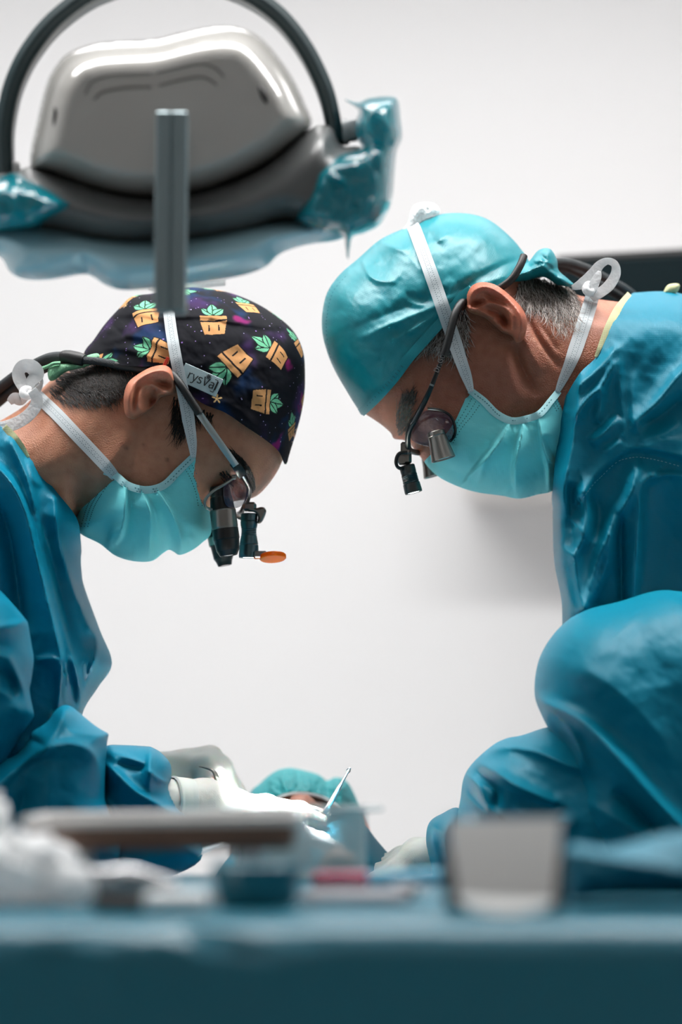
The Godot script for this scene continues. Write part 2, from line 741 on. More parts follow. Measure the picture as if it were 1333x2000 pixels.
func relief(m: StandardMaterial3D, t: Texture2D, per_metre: float, cm: float) -> StandardMaterial3D:
	m.heightmap_enabled = true
	m.heightmap_texture = t
	m.heightmap_scale = cm
	m.uv1_triplanar = true
	m.uv1_world_triplanar = true
	m.uv1_triplanar_sharpness = 4.0
	m.uv1_scale = Vector3.ONE * per_metre
	return m

func noise_tex(freq: float, octaves: int, size: int, ramp: Array, seed_ := 3) -> NoiseTexture2D:
	var f := FastNoiseLite.new()
	f.seed = seed_
	f.frequency = freq
	f.fractal_octaves = octaves
	f.noise_type = FastNoiseLite.TYPE_SIMPLEX_SMOOTH
	var t := NoiseTexture2D.new()
	t.width = size
	t.height = size
	t.seamless = true
	t.noise = f
	if ramp.size():
		var gr := Gradient.new()
		gr.offsets = PackedFloat32Array([0.0, 0.5, 1.0])
		gr.colors = PackedColorArray(ramp)
		t.color_ramp = gr
	return t

func weave_image(kind: int) -> ImageTexture:                 # embossed non-woven cloth: 0 slanted stamps, 1 fine ribs
	var n := 256
	var im := Image.create(n, n, false, Image.FORMAT_L8)
	for y in n:
		for x in n:
			var u := float(x) / n
			var v := float(y) / n
			var h := 0.0
			if kind == 0:
				h = 0.5 + 0.32 * sin(TAU * (16.0 * u + 8.0 * v)) + 0.18 * sin(TAU * (8.0 * u - 24.0 * v))
			else:
				h = 0.5 + 0.30 * sin(TAU * 24.0 * v) + 0.15 * sin(TAU * 16.0 * u)
			h += 0.12 * nz.get_noise_2d(x * 0.35, y * 0.35)
			im.set_pixel(x, y, Color(h, h, h))
	return ImageTexture.create_from_image(im)

func strap_image() -> ImageTexture:                          # white mask tie with rows of embossed dots
	var im := Image.create(128, 64, false, Image.FORMAT_RGB8)
	im.fill(S(226, 232, 235))
	for k in 6:
		for row in 3:
			if row == 1 and k % 2 == 0:
				continue
			var cx := int((k + (0.5 if row == 1 else 0.0)) * 128.0 / 6.0 + 8.0) % 128
			var cy: int = [22, 32, 42][row]
			for y in range(-4, 5):
				for x in range(-5, 6):
					if x * x / 22.0 + y * y / 9.0 < 1.0:
						im.set_pixel((cx + x + 128) % 128, cy + y, S(150, 164, 170))
	return ImageTexture.create_from_image(im)

func make_materials() -> void:
	var weave := weave_image(0)
	var ribs := weave_image(1)
	var grain := noise_tex(0.05, 4, 256, [])
	var pores := noise_tex(0.16, 3, 256, [])
	M.gown = relief(mat(S(0, 118, 146), 0.42, 0.0, 0.3), weave, 44.0, 0.010)
	M.gown_old = relief(mat(S(0, 118, 143), 0.42, 0.0, 0.3), ribs, 44.0, 0.010)
	M.cap_teal = relief(mat(S(0, 134, 146), 0.36, 0.0, 0.5), weave, 44.0, 0.012)
	M.bouffant = relief(mat(S(26, 140, 146), 0.5), weave, 30.0, 0.03)
	M.drape = relief(mat(S(0, 110, 134), 0.6), weave, 26.0, 0.02)
	M.table_drape = relief(mat(S(0, 96, 116), 0.33, 0.0, 0.5), weave, 44.0, 0.01)
	M.mask = relief(mat(S(130, 238, 244), 0.6), ribs, 40.0, 0.01)
	M.mask.backlight_enabled = true
	M.mask.backlight = S(70, 150, 156)
	M.mask_edge = relief(mat(S(165, 216, 222), 0.6), ribs, 40.0, 0.01)
	M.stitch = mat(S(28, 110, 122), 0.7)
	M.strap = mat(Color.WHITE, 0.6)
	M.strap.albedo_texture = strap_image()
	M.strap.backlight_enabled = true
	M.strap.backlight = S(225, 225, 225)
	M.white_cloth = relief(mat(S(238, 240, 241), 0.65), grain, 12.0, 0.05)
	M.white_cloth.backlight_enabled = true
	M.white_cloth.backlight = S(225, 225, 225)
	M.collar = relief(mat(S(196, 196, 150), 0.7), ribs, 40.0, 0.02)
	M.glove = relief(mat(S(222, 222, 214), 0.42, 0.0, 0.5), pores, 22.0, 0.01)
	M.glove.subsurf_scatter_enabled = true
	M.glove.subsurf_scatter_strength = 0.15
	var blot := noise_tex(0.02, 4, 256, [Color(0.90, 0.85, 0.83), Color(0.96, 0.945, 0.94), Color(1, 1, 1)])
	for k in [["skin_young", pores, 0.03], ["skin_old", pores, 0.05], ["skin_patient", pores, 0.02]]:
		var m := relief(mat(Color.WHITE, 0.46, 0.0, 0.45), k[1], 14.0, k[2])
		m.vertex_color_use_as_albedo = true
		m.albedo_texture = blot
		m.subsurf_scatter_enabled = true
		m.subsurf_scatter_strength = 0.12
		M[k[0]] = m
	M.hair = mat(Color.WHITE, 0.55, 0.0, 0.4)
	M.hair.vertex_color_use_as_albedo = true
	M.tie_green = relief(mat(S(118, 178, 138), 0.6), weave, 30.0, 0.02)
	M.black = mat(S(16, 17, 18), 0.35)
	M.rubber = mat(S(20, 21, 22), 0.5)
	M.cord = relief(mat(S(44, 50, 54), 0.55), weave, 60.0, 0.06)
	M.steel = mat(S(176, 178, 180), 0.26, 1.0)
	M.silver = mat(S(170, 182, 184), 0.36, 0.9)
	M.gun = mat(S(140, 138, 134), 0.3, 0.95)
	M.anod = mat(S(88, 112, 118), 0.34, 0.9)
	M.lens = mat(S(64, 40, 78, 0.36), 0.03)
	M.lens.transparency = BaseMaterial3D.TRANSPARENCY_ALPHA
	M.objective = mat(S(200, 190, 195), 0.06, 0.6)
	M.glow = mat(Color.WHITE, 0.4)
	M.glow.emission_enabled = true
	M.glow.emission = Color(0.95, 1.0, 1.0)
	M.glow.emission_energy_multiplier = 4.0
	M.orange = mat(S(255, 150, 8), 0.12)
	M.orange.backlight_enabled = true
	M.orange.backlight = S(255, 128, 0)
	M.eye = mat(S(60, 45, 40), 0.1)
	# lamp
	M.lamp_white = mat(S(176, 174, 170), 0.16, 0.0, 0.5)
	M.lamp_white.clearcoat_enabled = true
	M.lamp_white.clearcoat = 0.6
	M.lamp_white.clearcoat_roughness = 0.05
	M.lamp_groove = mat(S(120, 120, 116), 0.4)
	M.lamp_grey = mat(S(92, 94, 94), 0.35)
	M.lamp_cover = mat(S(168, 208, 220), 0.25)
	M.lamp_bar = mat(S(128, 144, 148), 0.3, 0.5)
	M.lamp_arc = mat(S(46, 64, 68), 0.3)
	M.film = mat(S(0, 120, 134, 0.92), 0.13, 0.0, 0.5)
	M.film.transparency = BaseMaterial3D.TRANSPARENCY_ALPHA
	M.film.backlight_enabled = true
	M.film.backlight = S(0, 122, 134)
	# room
	M.wall = relief(mat(S(232, 232, 233), 0.8), grain, 6.0, 0.01)
	M.wall_brown = mat(S(150, 143, 138), 0.6)
	M.floor = relief(mat(S(206, 207, 207), 0.35), grain, 3.0, 0.01)
	M.ceiling = relief(mat(S(225, 226, 226), 0.8), grain, 6.0, 0.02)
	M.screen = mat(S(10, 26, 30), 0.25)
	M.cabinet = relief(mat(S(226, 222, 219), 0.6), grain, 8.0, 0.02)
	M.panel = mat(Color.WHITE, 0.5)
	M.panel.emission_enabled = true
	M.panel.emission = Color(1.0, 0.985, 0.98)
	M.panel.emission_energy_multiplier = 3.0
	M.panel_dim = M.panel.duplicate()
	M.panel_dim.emission_energy_multiplier = 0.1
	M.frame = mat(S(200, 202, 203), 0.4)
	# table things
	M.tray_reflect_brown = mat(S(112, 92, 82), 0.3, 0.6)  # steel side, with its brown reflection put into the colour
	M.lit_tray_rim = mat(S(214, 214, 212), 0.35)  # the light on the top edge, put into the colour
	M.mirror = mat(S(214, 216, 216), 0.3, 1.0)
	M.white_plastic = mat(S(240, 242, 242), 0.35)
	M.grey_plastic = mat(S(150, 152, 158), 0.45)
	M.bowl = mat(S(30, 100, 116), 0.35)
	M.magenta = mat(S(150, 12, 70), 0.25)
	M.blue = mat(S(70, 160, 190), 0.35)
	M.clear = mat(S(205, 225, 228, 0.42), 0.22)
	M.clear.transparency = BaseMaterial3D.TRANSPARENCY_ALPHA
	M.vial = mat(S(230, 235, 235, 0.25), 0.05)
	M.vial.transparency = BaseMaterial3D.TRANSPARENCY_ALPHA
	M.pinkish = relief(mat(S(238, 206, 190), 0.8), grain, 30.0, 0.1)

# ---------------------------------------------------------------- the room
func slab(called: String, a: Vector3, b: Vector3, m: Material, parent: Node = self) -> MeshInstance3D:
	var g := Geo.new()
	box_at(g, (a + b) * 0.5, (b - a).abs(), 0.004)
	var o := put(called, g, m, parent)
	if parent == self:
		o.set_meta("kind", "structure")
	return o

func build_room() -> void:
	var x := 2.6
	var zb := -2.2
	var zf := 3.4
	slab("floor", Vector3(-x - 0.1, -0.1, zb - 0.1), Vector3(x + 0.1, 0, zf + 0.1), M.floor)
	slab("ceiling", Vector3(-x - 0.1, CEIL, zb - 0.1), Vector3(x + 0.1, CEIL + 0.1, zf + 0.1), M.ceiling)
	slab("wall_back", Vector3(-x - 0.1, 0, zb - 0.1), Vector3(x + 0.1, CEIL, zb), M.wall)
	slab("wall_left", Vector3(-x - 0.1, 0, zb), Vector3(-x, CEIL, zf), M.wall)
	slab("wall_right", Vector3(x, 0, zb), Vector3(x + 0.1, CEIL, zf), M.wall)
	slab("wall_front", Vector3(-x - 0.1, 0, zf), Vector3(x + 0.1, CEIL, zf + 0.1), M.wall_brown)
	for k in PANELS.size():
		var p: Array = PANELS[k]
		var t := thing("unseen_ceiling_light_panel", ["long unseen ceiling light panel placed to light the white wall", "bright unseen ceiling light panel placed to light the two surgeons", "small unseen ceiling light panel placed to brighten the mirror plate and masks"][k], "ceiling light", Vector3(p[0], CEIL, p[1]))
		var g := Geo.new()
		for s in [-1, 1]:
			box_at(g, Vector3(s * p[2] * 0.5, -0.02, 0), Vector3(0.03, 0.04, p[3] + 0.03), 0.003)
			box_at(g, Vector3(0, -0.02, s * p[3] * 0.5), Vector3(p[2] - 0.03, 0.04, 0.03), 0.003)
		put("frame", g, M.frame, t)
		g = Geo.new()
		box_at(g, Vector3(0, -0.02, 0), Vector3(p[2] - 0.03, 0.02, p[3] - 0.03), 0.003)
		put("light_diffuser", g, M.panel if p[4] > 0.5 else M.panel_dim, t)
	# dark screen behind the older surgeon, on an arm from the wall
	var zs := -0.5
	var tl := P(1040, 506, zs)
	var tr := P(1420, 484, zs)
	var t := thing("wall_screen", "dark switched-off screen on the wall arm behind the older surgeon's shoulder", "screen", Vector3(0.0, 0.0, zs))
	var mid := (tl + tr) * 0.5
	var w := tl.distance_to(tr) + 0.18
	var ang := atan2(tr.y - tl.y, tr.x - tl.x)
	var bs := Basis(Vector3(0, 0, 1), ang)
	var c := mid - Vector3(0, 0, zs) + bs * Vector3(w * 0.5 - 0.0865, -0.19, 0)
	var g := Geo.new()
	bevel_box(g, Vector3(w, 0.38, 0.035), 0.006, Transform3D(bs, c))
	put("casing", g, M.black, t)
	g = Geo.new()
	bevel_box(g, Vector3(w - 0.02, 0.36, 0.006), 0.001, Transform3D(bs, c + Vector3(0, 0, 0.017)))
	put("glass", g, M.screen, t)
	g = Geo.new()
	tube(g, [c + Vector3(0, 0, -0.01), c + Vector3(0.05, 0.0, -0.5), Vector3(c.x + 0.05, c.y, -2.21 - zs)], 0.02, 12)
	put("wall_arm", g, M.frame, t)
	# an unseen cabinet behind the older surgeon, placed to shade the wall below it
	var zf2 := -1.89
	var lb := P(930, 950, zf2)
	var rt := P(2100, 640, zf2)
	t = thing("unseen_shade_cabinet", "wide unseen cabinet behind the older surgeon placed to shade the wall", "cabinet", Vector3((lb.x + rt.x) * 0.5, lb.y, zf2))
	var cw := rt.x - lb.x
	var ch := rt.y - lb.y
	g = Geo.new()
	box_at(g, Vector3(0, ch * 0.5, -0.165), Vector3(cw, ch, 0.30), 0.012)
	put("body", g, M.cabinet, t)
	for e in [-1, 1]:
		g = Geo.new()
		box_at(g, Vector3(e * cw * 0.25, ch * 0.5, -0.01), Vector3(cw * 0.49, ch - 0.006, 0.018), 0.008)
		var door := put("door", g, M.cabinet, t)
		g = Geo.new()
		box_at(g, Vector3(e * 0.03, ch * 0.3, 0.006), Vector3(0.012, 0.1, 0.014), 0.004)
		put("handle", g, M.steel, door)

# ---------------------------------------------------------------- the draped instrument table
const TY := 0.90
func build_table() -> void:
	var t := thing("instrument_table", "instrument table under a smooth teal surgical drape in front of the patient", "table", Vector3(0, 0, 0.588))
	var g := Geo.new()
	box_at(g, Vector3(0, TY - 0.022, 0), Vector3(0.92, 0.03, 0.43), 0.008)
	put("tabletop", g, M.steel, t)
	g = Geo.new()
	tube(g, [Vector3(0.3, 0.05, 0), Vector3(0.3, TY - 0.03, 0)], 0.018, 14)
	put("post", g, M.steel, t)
	g = Geo.new()
	box_at(g, Vector3(0.3, 0.03, 0), Vector3(0.08, 0.05, 0.5), 0.01)
	box_at(g, Vector3(0.05, 0.03, 0.0), Vector3(0.5, 0.05, 0.08), 0.01)
	put("base", g, M.steel, t)
	# the drape: a rounded sheet over the top that hangs on all sides with shallow folds
	g = Geo.new()
	var hw := 0.47
	var hd := 0.225
	var rad := 0.022
	var nx := 150
	var rows := []
	var prof := []                                           # outward offset, height
	for k in 14:
		prof.append([lerpf(-1.0, 0.0, k / 13.0), 0.0])
	for k in range(1, 9):
		var a := PI * 0.5 * k / 8.0
		prof.append([sin(a) * rad, -(1.0 - cos(a)) * rad])
	for k in range(1, 26):
		prof.append([rad, -rad - 0.44 * k / 25.0])
	var loop := []                                           # points round the top, with outward directions
	var per := 2.0 * (2.0 * hw + 2.0 * hd)
	var cnt := 340
	for k in cnt:
		var s := per * k / cnt
		var q := Vector2()
		if s < 2 * hw: q = Vector2(-hw + s, hd)
		elif s < 2 * hw + 2 * hd: q = Vector2(hw, hd - (s - 2 * hw))
		elif s < 4 * hw + 2 * hd: q = Vector2(hw - (s - 2 * hw - 2 * hd), -hd)
		else: q = Vector2(-hw, -hd + (s - 4 * hw - 2 * hd))
		var inner := Vector2(clampf(q.x, -hw + 0.03, hw - 0.03), clampf(q.y, -hd + 0.03, hd - 0.03))
		var dir := (q - inner).normalized()
		loop.append([inner + dir * 0.03, dir, s])
	for pr in prof:
		var row := []
		for k in cnt:
			var base: Vector2 = loop[k][0]
			var dir: Vector2 = loop[k][1]
			var q := base
			var y: float = TY + pr[1]
			if pr[0] < 0.0:
				q = base * (1.0 + pr[0])
			else:
				q = base + dir * pr[0]
			var hang := clampf((-pr[1] - rad) / 0.44, 0.0, 1.0)
			var fold := nz.get_noise_2d(loop[k][2] * 9.0, 3.0 + y * 1.2)
			q += dir * (fold * 0.022 * hang + 0.02 * hang)
			var crumple := 0.012 * absf(nz.get_noise_2d(q.x * 20.0, y * 26.0 + 5.0)) * smoothstep(0.3, 0.1, hang)
			if pr[0] > 0.0:
				q += dir * crumple * smoothstep(0.1, 0.05, absf(q.x + 0.1))
			y += 0.0012 * nz.get_noise_2d(q.x * 11.0, q.y * 11.0) * (1.0 - hang)
			row.append(g.add(Vector3(q.x, y, q.y)))
		rows.append(row)
	for r in rows.size() - 1:
		for k in cnt:
			g.quad(rows[r][k], rows[r][(k + 1) % cnt], rows[r + 1][(k + 1) % cnt], rows[r + 1][k])
	put("drape", g, M.table_drape, t)

# ---------------------------------------------------------------- people
# A hand: wrist -> palm -> five fingers, given as pixel points with depth; radii in millimetres
func chain(bones: Array, pts: Array, r0: float, r1: float) -> void:
	var c := pts.size()
	for k in c - 1:
		bones.append([P(pts[k][0], pts[k][1], pts[k][2]), P(pts[k + 1][0], pts[k + 1][1], pts[k + 1][2]), 0.001 * lerpf(r0, r1, float(k) / (c - 1)), 0.001 * lerpf(r0, r1, float(k + 1) / (c - 1))])

func stitches(g: Geo, fs: Array, path: Array, gap: float, len: float, wid: float, lift: float) -> void:    # rows of small pressed dashes
	var line := spline(flat(path), false, 12)
	var acc := 0.0
	for k in line.size() - 1:
		var seg := line[k].distance_to(line[k + 1])
		acc += seg
		if acc >= gap:
			acc = 0.0
			var t := (line[k + 1] - line[k]).normalized()
			var n := Vector2(-t.y, t.x)
			var q := []
			for e in [[-1, -1], [1, -1], [1, 1], [-1, 1]]:
				var p: Vector2 = line[k] + t * e[0] * len * 0.5 + n * e[1] * wid * 0.5
				q.append(g.add(on(fs, p.x, p.y, lift)))
			g.quad(q[0], q[1], q[2], q[3])

func build_young_surgeon() -> void:
	var who := thing("person", "younger surgeon in teal gown and dark patterned cap bent over the patient", "person", Vector3.ZERO)
	var skin := SL(198, 139, 110)
	# --- body: head, neck and trunk as one surface; ears and legs join it
	var g := Geo.new()
	var head := inflate(g, [552, 900, 578, 850, 586, 790, 585, 720, 568, 665, 520, 615, 450, 584, 380, 574, 310, 588, 255, 610, 210, 650, 180, 690, 140, 712, 100, 742, 75, 766, 45, 794, 0, 822, -60, 850, -180, 900, -260, 1000, -280, 1300, -270, 1900, -60, 1900, 60, 1500, 110, 1250, 120, 1120, 130, 1050, 150, 1012, 166, 1006, 190, 1028, 225, 1058, 255, 1078, 290, 1082, 322, 1072, 336, 1060, 356, 1062, 376, 1050, 394, 1046, 402, 1030, 410, 1006, 428, 989, 450, 981, 472, 977, 492, 973, 508, 964, 528, 942, 545, 916],
		{"step": 4.0, "R": 135.0, "front": 0.074, "smooth": 14, "sym": true, "z0": 0.0, "fade": 8.0, "color": skin,
		"ridges": [
			[[466, 900, 486, 930, 500, 962], 3.0, 14, 18], [[255, 850, 200, 930, 155, 1000], 5.0, 26, 22], [[330, 800, 270, 870, 215, 930], -3.0, 22, 24],
			[[380, 830, 410, 880, 430, 920], 2.6, 22, 22], [[440, 915, 452, 940, 470, 958], 1.6, 6, 8], [[430, 935, 445, 955, 462, 968], -1.5, 5, 6],
			[[300, 830, 250, 800, 200, 790], -2.0, 18, 20]],
		"bumps": [[462, 948, -6.5, 26, 20, 60], [448, 840, -3.0, 34, 26], [452, 946, 4.2, 12, 10], [230, 990, -7.0, 40, 26, 40], [-60, 1200, -45.0, 150, 230]],
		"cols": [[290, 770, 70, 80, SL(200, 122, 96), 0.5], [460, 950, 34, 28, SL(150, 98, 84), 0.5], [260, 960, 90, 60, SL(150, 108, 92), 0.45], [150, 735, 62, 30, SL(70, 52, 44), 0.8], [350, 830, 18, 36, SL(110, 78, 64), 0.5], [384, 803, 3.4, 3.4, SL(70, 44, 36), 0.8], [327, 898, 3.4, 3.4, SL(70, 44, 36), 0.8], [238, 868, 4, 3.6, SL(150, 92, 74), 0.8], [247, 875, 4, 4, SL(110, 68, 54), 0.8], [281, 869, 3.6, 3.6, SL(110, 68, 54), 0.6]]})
	var ear := inflate(g, [276, 727, 296, 717, 319, 713, 334, 720, 343, 738, 344, 756, 337, 770, 314, 776, 307, 786, 294, 798, 276, 811, 262, 819, 247, 813, 242, 794, 243, 767, 252, 745],
		{"gain": 1.5, "step": 2.2, "R": 13.0, "front": 0.011, "back": 0.02, "smooth": 3, "fade": 4.0, "z0": [[340, 765, 0.074], [300, 800, 0.077], [300, 715, 0.087], [244, 775, 0.097], [255, 815, 0.088]], "color": SL(204, 132, 104),
		"ridges": [[[338, 766, 338, 742, 324, 726, 298, 727, 270, 742, 255, 768, 253, 798], 3.2, 6, 6, 1.6, 0.6], [[318, 762, 296, 750, 276, 764, 269, 786, 276, 803], 3.4, 7, 7, 1.6, 0.3], [[336, 768, 318, 768, 300, 774], 2.6, 5, 5, 1.6, 0.4]],
		"bumps": [[296, 783, -15.0, 8, 13, 30], [318, 751, -10.0, 17, 6, 10], [264, 775, -5.0, 5, 24, 10], [292, 770, -5.0, 14, 10, 20], [310, 785, 3.0, 6], [258, 808, 2.0, 9], [282, 760, -1.0, 12]]})
	tube(g, [P(-110, 1850, -0.1), Vector3(-0.36, 0.5, -0.1), Vector3(-0.34, 0.06, -0.14)], [0.1, 0.075, 0.05], 14)
	tube(g, [P(-110, 1850, 0.09), Vector3(-0.36, 0.5, 0.11), Vector3(-0.34, 0.06, 0.1)], [0.1, 0.075, 0.05], 14)
	for s in [-0.14, 0.1]:
		tube(g, [Vector3(-0.36, 0.045, s), Vector3(-0.2, 0.035, s)], [0.045, 0.035], 12)
	put("body", g, M.skin_young, who)
	var fs := [head, ear]
	# --- hair at the nape, the sideburn and the eyebrow
	g = Geo.new()
	var dark := [SL(26, 20, 18), SL(38, 30, 26), SL(50, 40, 34), SL(20, 16, 15)]
	strands(g, [head], [108, 738, 150, 712, 200, 712, 270, 722, 262, 742, 235, 752, 205, 768, 180, 760, 140, 768, 112, 752], 1000, func(p: Vector2): return Vector2(0.9 - (p.x - 110) / 260.0, 0.35 + (p.x - 110) / 160.0), [18, 52], 0.0006, dark, 0.0, 1.3)
	strands(g, [head], [100, 752, 130, 760, 175, 775, 215, 765, 210, 785, 150, 790, 100, 775], 260, func(_p): return Vector2(0.6, 0.7), [10, 24], 0.0005, dark, 0.0, 0.6)
	strands(g, [head], [340, 775, 366, 790, 400, 800, 420, 812, 380, 812, 372, 836, 352, 846, 338, 815], 300, func(_p): return Vector2(-0.25, 1.0), [16, 40], 0.0006, dark, 0.0, 0.7)
	strands(g, [head], [455, 880, 476, 898, 494, 925, 500, 955, 490, 962, 480, 930, 462, 905, 450, 890], 420, func(p: Vector2): return Vector2(-0.5, -0.6).rotated((p.y - 920) * 0.01), [10, 22], 0.0006, dark, 0.0, 0.4)
	put("hair", g, M.hair, who)
	g = Geo.new()
	strands(g, [head], [428, 925, 440, 918, 452, 934, 450, 945, 436, 938], 60, func(_p): return Vector2(0.5, 0.8), [10, 18], 0.0006, dark, 0.0, 0.4)
	put("eyelash", g, M.hair, who)
	# --- printed cap
	g = Geo.new()
	var capf := inflate(g, [596, 720, 592, 685, 576, 650, 545, 620, 500, 592, 450, 572, 400, 563, 360, 562, 300, 573, 258, 579, 235, 600, 205, 633, 183, 664, 162, 694, 140, 780, 180, 900, 260, 990, 400, 1010, 500, 960, 560, 908, 568, 880, 586, 820, 595, 770],
		{"clip": [558, 908, 568, 880, 588, 820, 600, 770, 602, 720, 594, 675, 576, 640, 545, 610, 500, 582, 450, 562, 400, 553, 360, 552, 300, 565, 254, 570, 230, 598, 198, 633, 176, 664, 160, 694, 200, 709, 240, 714, 290, 716, 322, 712, 345, 738, 372, 770, 400, 790, 440, 806, 480, 833, 520, 860, 545, 882],
		"step": 3.4, "R": 150.0, "front": 0.0835, "smooth": 12, "z0": 0.0, "noise": 1.6, "noise_px": 46.0, "fade": 6.0,
		"ridges": [[[214, 617, 276, 615, 310, 622, 361, 618, 406, 619, 444, 627, 494, 635, 535, 640], 3.0, 4, 40, 1.6, 0.7], [[196, 672, 230, 664, 258, 657, 294, 666, 336, 690], 3.4, 5, 16], [[178, 690, 220, 682, 262, 688, 322, 708], 3.0, 4, 12],
			[[190, 655, 215, 645, 250, 640], 2.4, 7, 9], [[205, 630, 225, 640, 245, 660], -2.0, 6, 8], [[300, 640, 340, 660, 350, 690], -1.6, 9, 9], [[420, 660, 470, 690, 520, 690], -1.8, 20, 16], [[400, 800, 450, 790, 520, 850], 1.6, 10, 14], [[530, 660, 560, 720, 570, 790], -1.5, 14, 14], [[480, 730, 510, 780, 530, 830], 1.8, 16, 18]]})
	var hc := P(395, 790, 0.0)
	for k in g.v.size():                                     # the print is laid over the dome from above the ear outwards, in metres along the cloth
		var d := (g.v[k] - hc) / Vector3(0.098, 0.098, 0.085)
		d.z = absf(d.z) + 0.02
		var th := atan2(Vector2(d.x, d.y).length(), d.z)
		var dir := Vector2(d.x, -d.y).normalized()
		g.uv[k] = dir * th * 0.098 / 0.46 + Vector2(0.5, 0.5)
	M.print = mat(Color.WHITE, 0.75, 0.0, 0.25)
	M.print.albedo_texture = print_image()
	var cap := put("surgical_cap", g, M.print, who)
	cap.set_meta("label", "dark galaxy print cap with tan and mint motifs")
	# white sewn-in name tag
	var ta := on([capf], 392, 742, 0.0018)
	var tx := (on([capf], 425, 752, 0.0018) - on([capf], 362, 724, 0.0018)).normalized()
	var tz := Vector3(0.03, -0.02, 1.0)
	var ty := tz.cross(tx).normalized()
	tz = tx.cross(ty).normalized()
	g = Geo.new()
	bevel_box(g, Vector3(0.036, 0.0165, 0.0008), 0.0003, Transform3D(Basis(tx, ty, tz), ta))
	var label_tag := put("sewn_tag", g, M.mask_edge.duplicate(), cap)
	(label_tag.material_override as StandardMaterial3D).albedo_color = S(178, 196, 200)
	write(label_tag, "rysVal", 0.0105, ta + tx * 0.0022 + ty * 0.0002 + tz * 0.0009, Basis(tx, ty, tz), M.black)
	g = Geo.new()
	for e in [[0.0142, 0.0, 0.0006, 0.0115], [0.0128, 0.0055, 0.0028, 0.0006], [0.0128, -0.0055, 0.0028, 0.0006]]:
		bevel_box(g, Vector3(e[2], e[3], 0.0004), 0.0001, Transform3D(Basis(tx, ty, tz), ta + tx * e[0] + ty * e[1] + tz * 0.0007))
	for k in 9:
		var an := TAU * k / 9.0
		bevel_box(g, Vector3(0.0022, 0.0006, 0.0004), 0.0001, Transform3D(Basis(tx, ty, tz) * Basis(Vector3(0, 0, 1), an), ta + tx * (0.0055 + cos(an) * 0.0014) + ty * (0.0052 + sin(an) * 0.0014) + tz * 0.0007))
	put("printed_mark", g, M.black, label_tag)
	g = Geo.new()
	bevel_box(g, Vector3(0.003, 0.010, 0.0009), 0.0003, Transform3D(Basis(tx, ty, tz), on([capf], 324, 708, 0.0015)))
	put("red_thread", g, mat(S(200, 60, 36), 0.6), cap)
	# mint tie at the back of the cap
	g = Geo.new()
	inflate(g, [94, 722, 110, 712, 150, 709, 172, 706, 168, 696, 190, 690, 200, 700, 170, 716, 130, 726, 108, 742, 96, 742], {"step": 2.5, "R": 9.0, "front": 0.006, "z0": 0.045, "smooth": 2, "noise": 1.2, "noise_px": 12.0, "fade": 4.0})
	tube(g, spline3([P(84, 719, 0.045), P(95, 715, 0.048), P(105, 710, 0.05), P(118, 709, 0.05)], 4), 0.0016, 8)
	put("cap_tie", g, M.tie_green, cap)
	# --- mask
	g = Geo.new()
	var maskf := inflate(g, [150, 1010, 155, 1040, 195, 1062, 225, 1085, 260, 1096, 296, 1096, 318, 1081, 330, 1074, 340, 1078, 352, 1084, 375, 1075, 395, 1060, 413, 1040, 416, 985, 440, 950, 470, 880, 420, 790, 320, 780, 220, 830, 160, 920],
		{"clip": [203, 917, 225, 925, 250, 944, 285, 953, 320, 944, 350, 915, 376, 890, 394, 915, 409, 955, 414, 985, 413, 1020, 414, 1042, 396, 1062, 375, 1078, 352, 1088, 340, 1082, 330, 1077, 318, 1084, 296, 1100, 260, 1100, 225, 1089, 195, 1066, 153, 1042, 148, 1010, 165, 978, 188, 940],
		"gain": 2.6, "step": 3.0, "R": 120.0, "front": 0.0775, "smooth": 10, "fade": 6.0, "noise": 0.8, "noise_px": 30.0,
		"ridges": [[[246, 955, 245, 1000, 238, 1040, 225, 1062], 5.0, 18, 3, 1.15, 0.5], [[278, 960, 295, 1005, 297, 1050, 293, 1088], 5.0, 22, 3, 1.15, 0.5], [[308, 955, 335, 1000, 352, 1040, 356, 1075], 4.5, 26, 3, 1.15, 0.5], [[212, 1075, 222, 1045, 240, 1030], 2.0, 8, 8], [[360, 1072, 368, 1050, 380, 1060], 2.0, 8, 10], [[150, 1030, 200, 1060, 260, 1085], -2.5, 14, 12]]})
	var mask := put("face_mask", g, M.mask, who)
	var ms := [maskf, head]
	g = Geo.new()
	strap(g, ms, [204, 920, 226, 929, 250, 948, 285, 957, 320, 948, 350, 919, 378, 892], [14, 15, 15, 15, 13], 0.0012, 0.05)
	put("top_binding", g, M.mask_edge, mask)
	g = Geo.new()
	for k in 3:
		stitches(g, [maskf], [206 + k * 7.5, 930 + k * 1.5, 190 + k * 7.5, 955, 170 + k * 7, 990, 158 + k * 6.5, 1030], 3.4, 2.2, 1.4, 0.0007)
	for k in 3:
		stitches(g, [maskf], [372 - k * 8, 902 + k * 3, 386 - k * 8, 930, 398 - k * 8, 960, 404 - k * 8, 990], 3.4, 2.2, 1.4, 0.0007)
	stitches(g, [maskf], [212, 922, 250, 947, 285, 957, 320, 947, 352, 918, 374, 896], 5.0, 3.0, 1.6, 0.0022)
	stitches(g, [maskf], [216, 930, 250, 953, 285, 962, 320, 953, 354, 924], 5.0, 3.0, 1.6, 0.0022)
	put("stitching", g, M.stitch, mask)
	g = Geo.new()
	strap(g, [maskf, head], [226, 932, 205, 908, 150, 850, 110, 808, 72, 772], [18, 24, 25, 25, 24], 0.0018, 0.045)
	put("lower_tie", g, M.strap, mask)
	g = Geo.new()
	strap(g, [maskf, head, capf], [378, 894, 376, 868, 370, 830, 364, 795, 357, 762, 345, 705, 336, 655, 330, 610, 326, 575], [9, 19, 25, 24, 23, 23, 22, 22], 0.0026, 0.07)
	put("upper_tie", g, M.strap, mask)
	g = Geo.new()
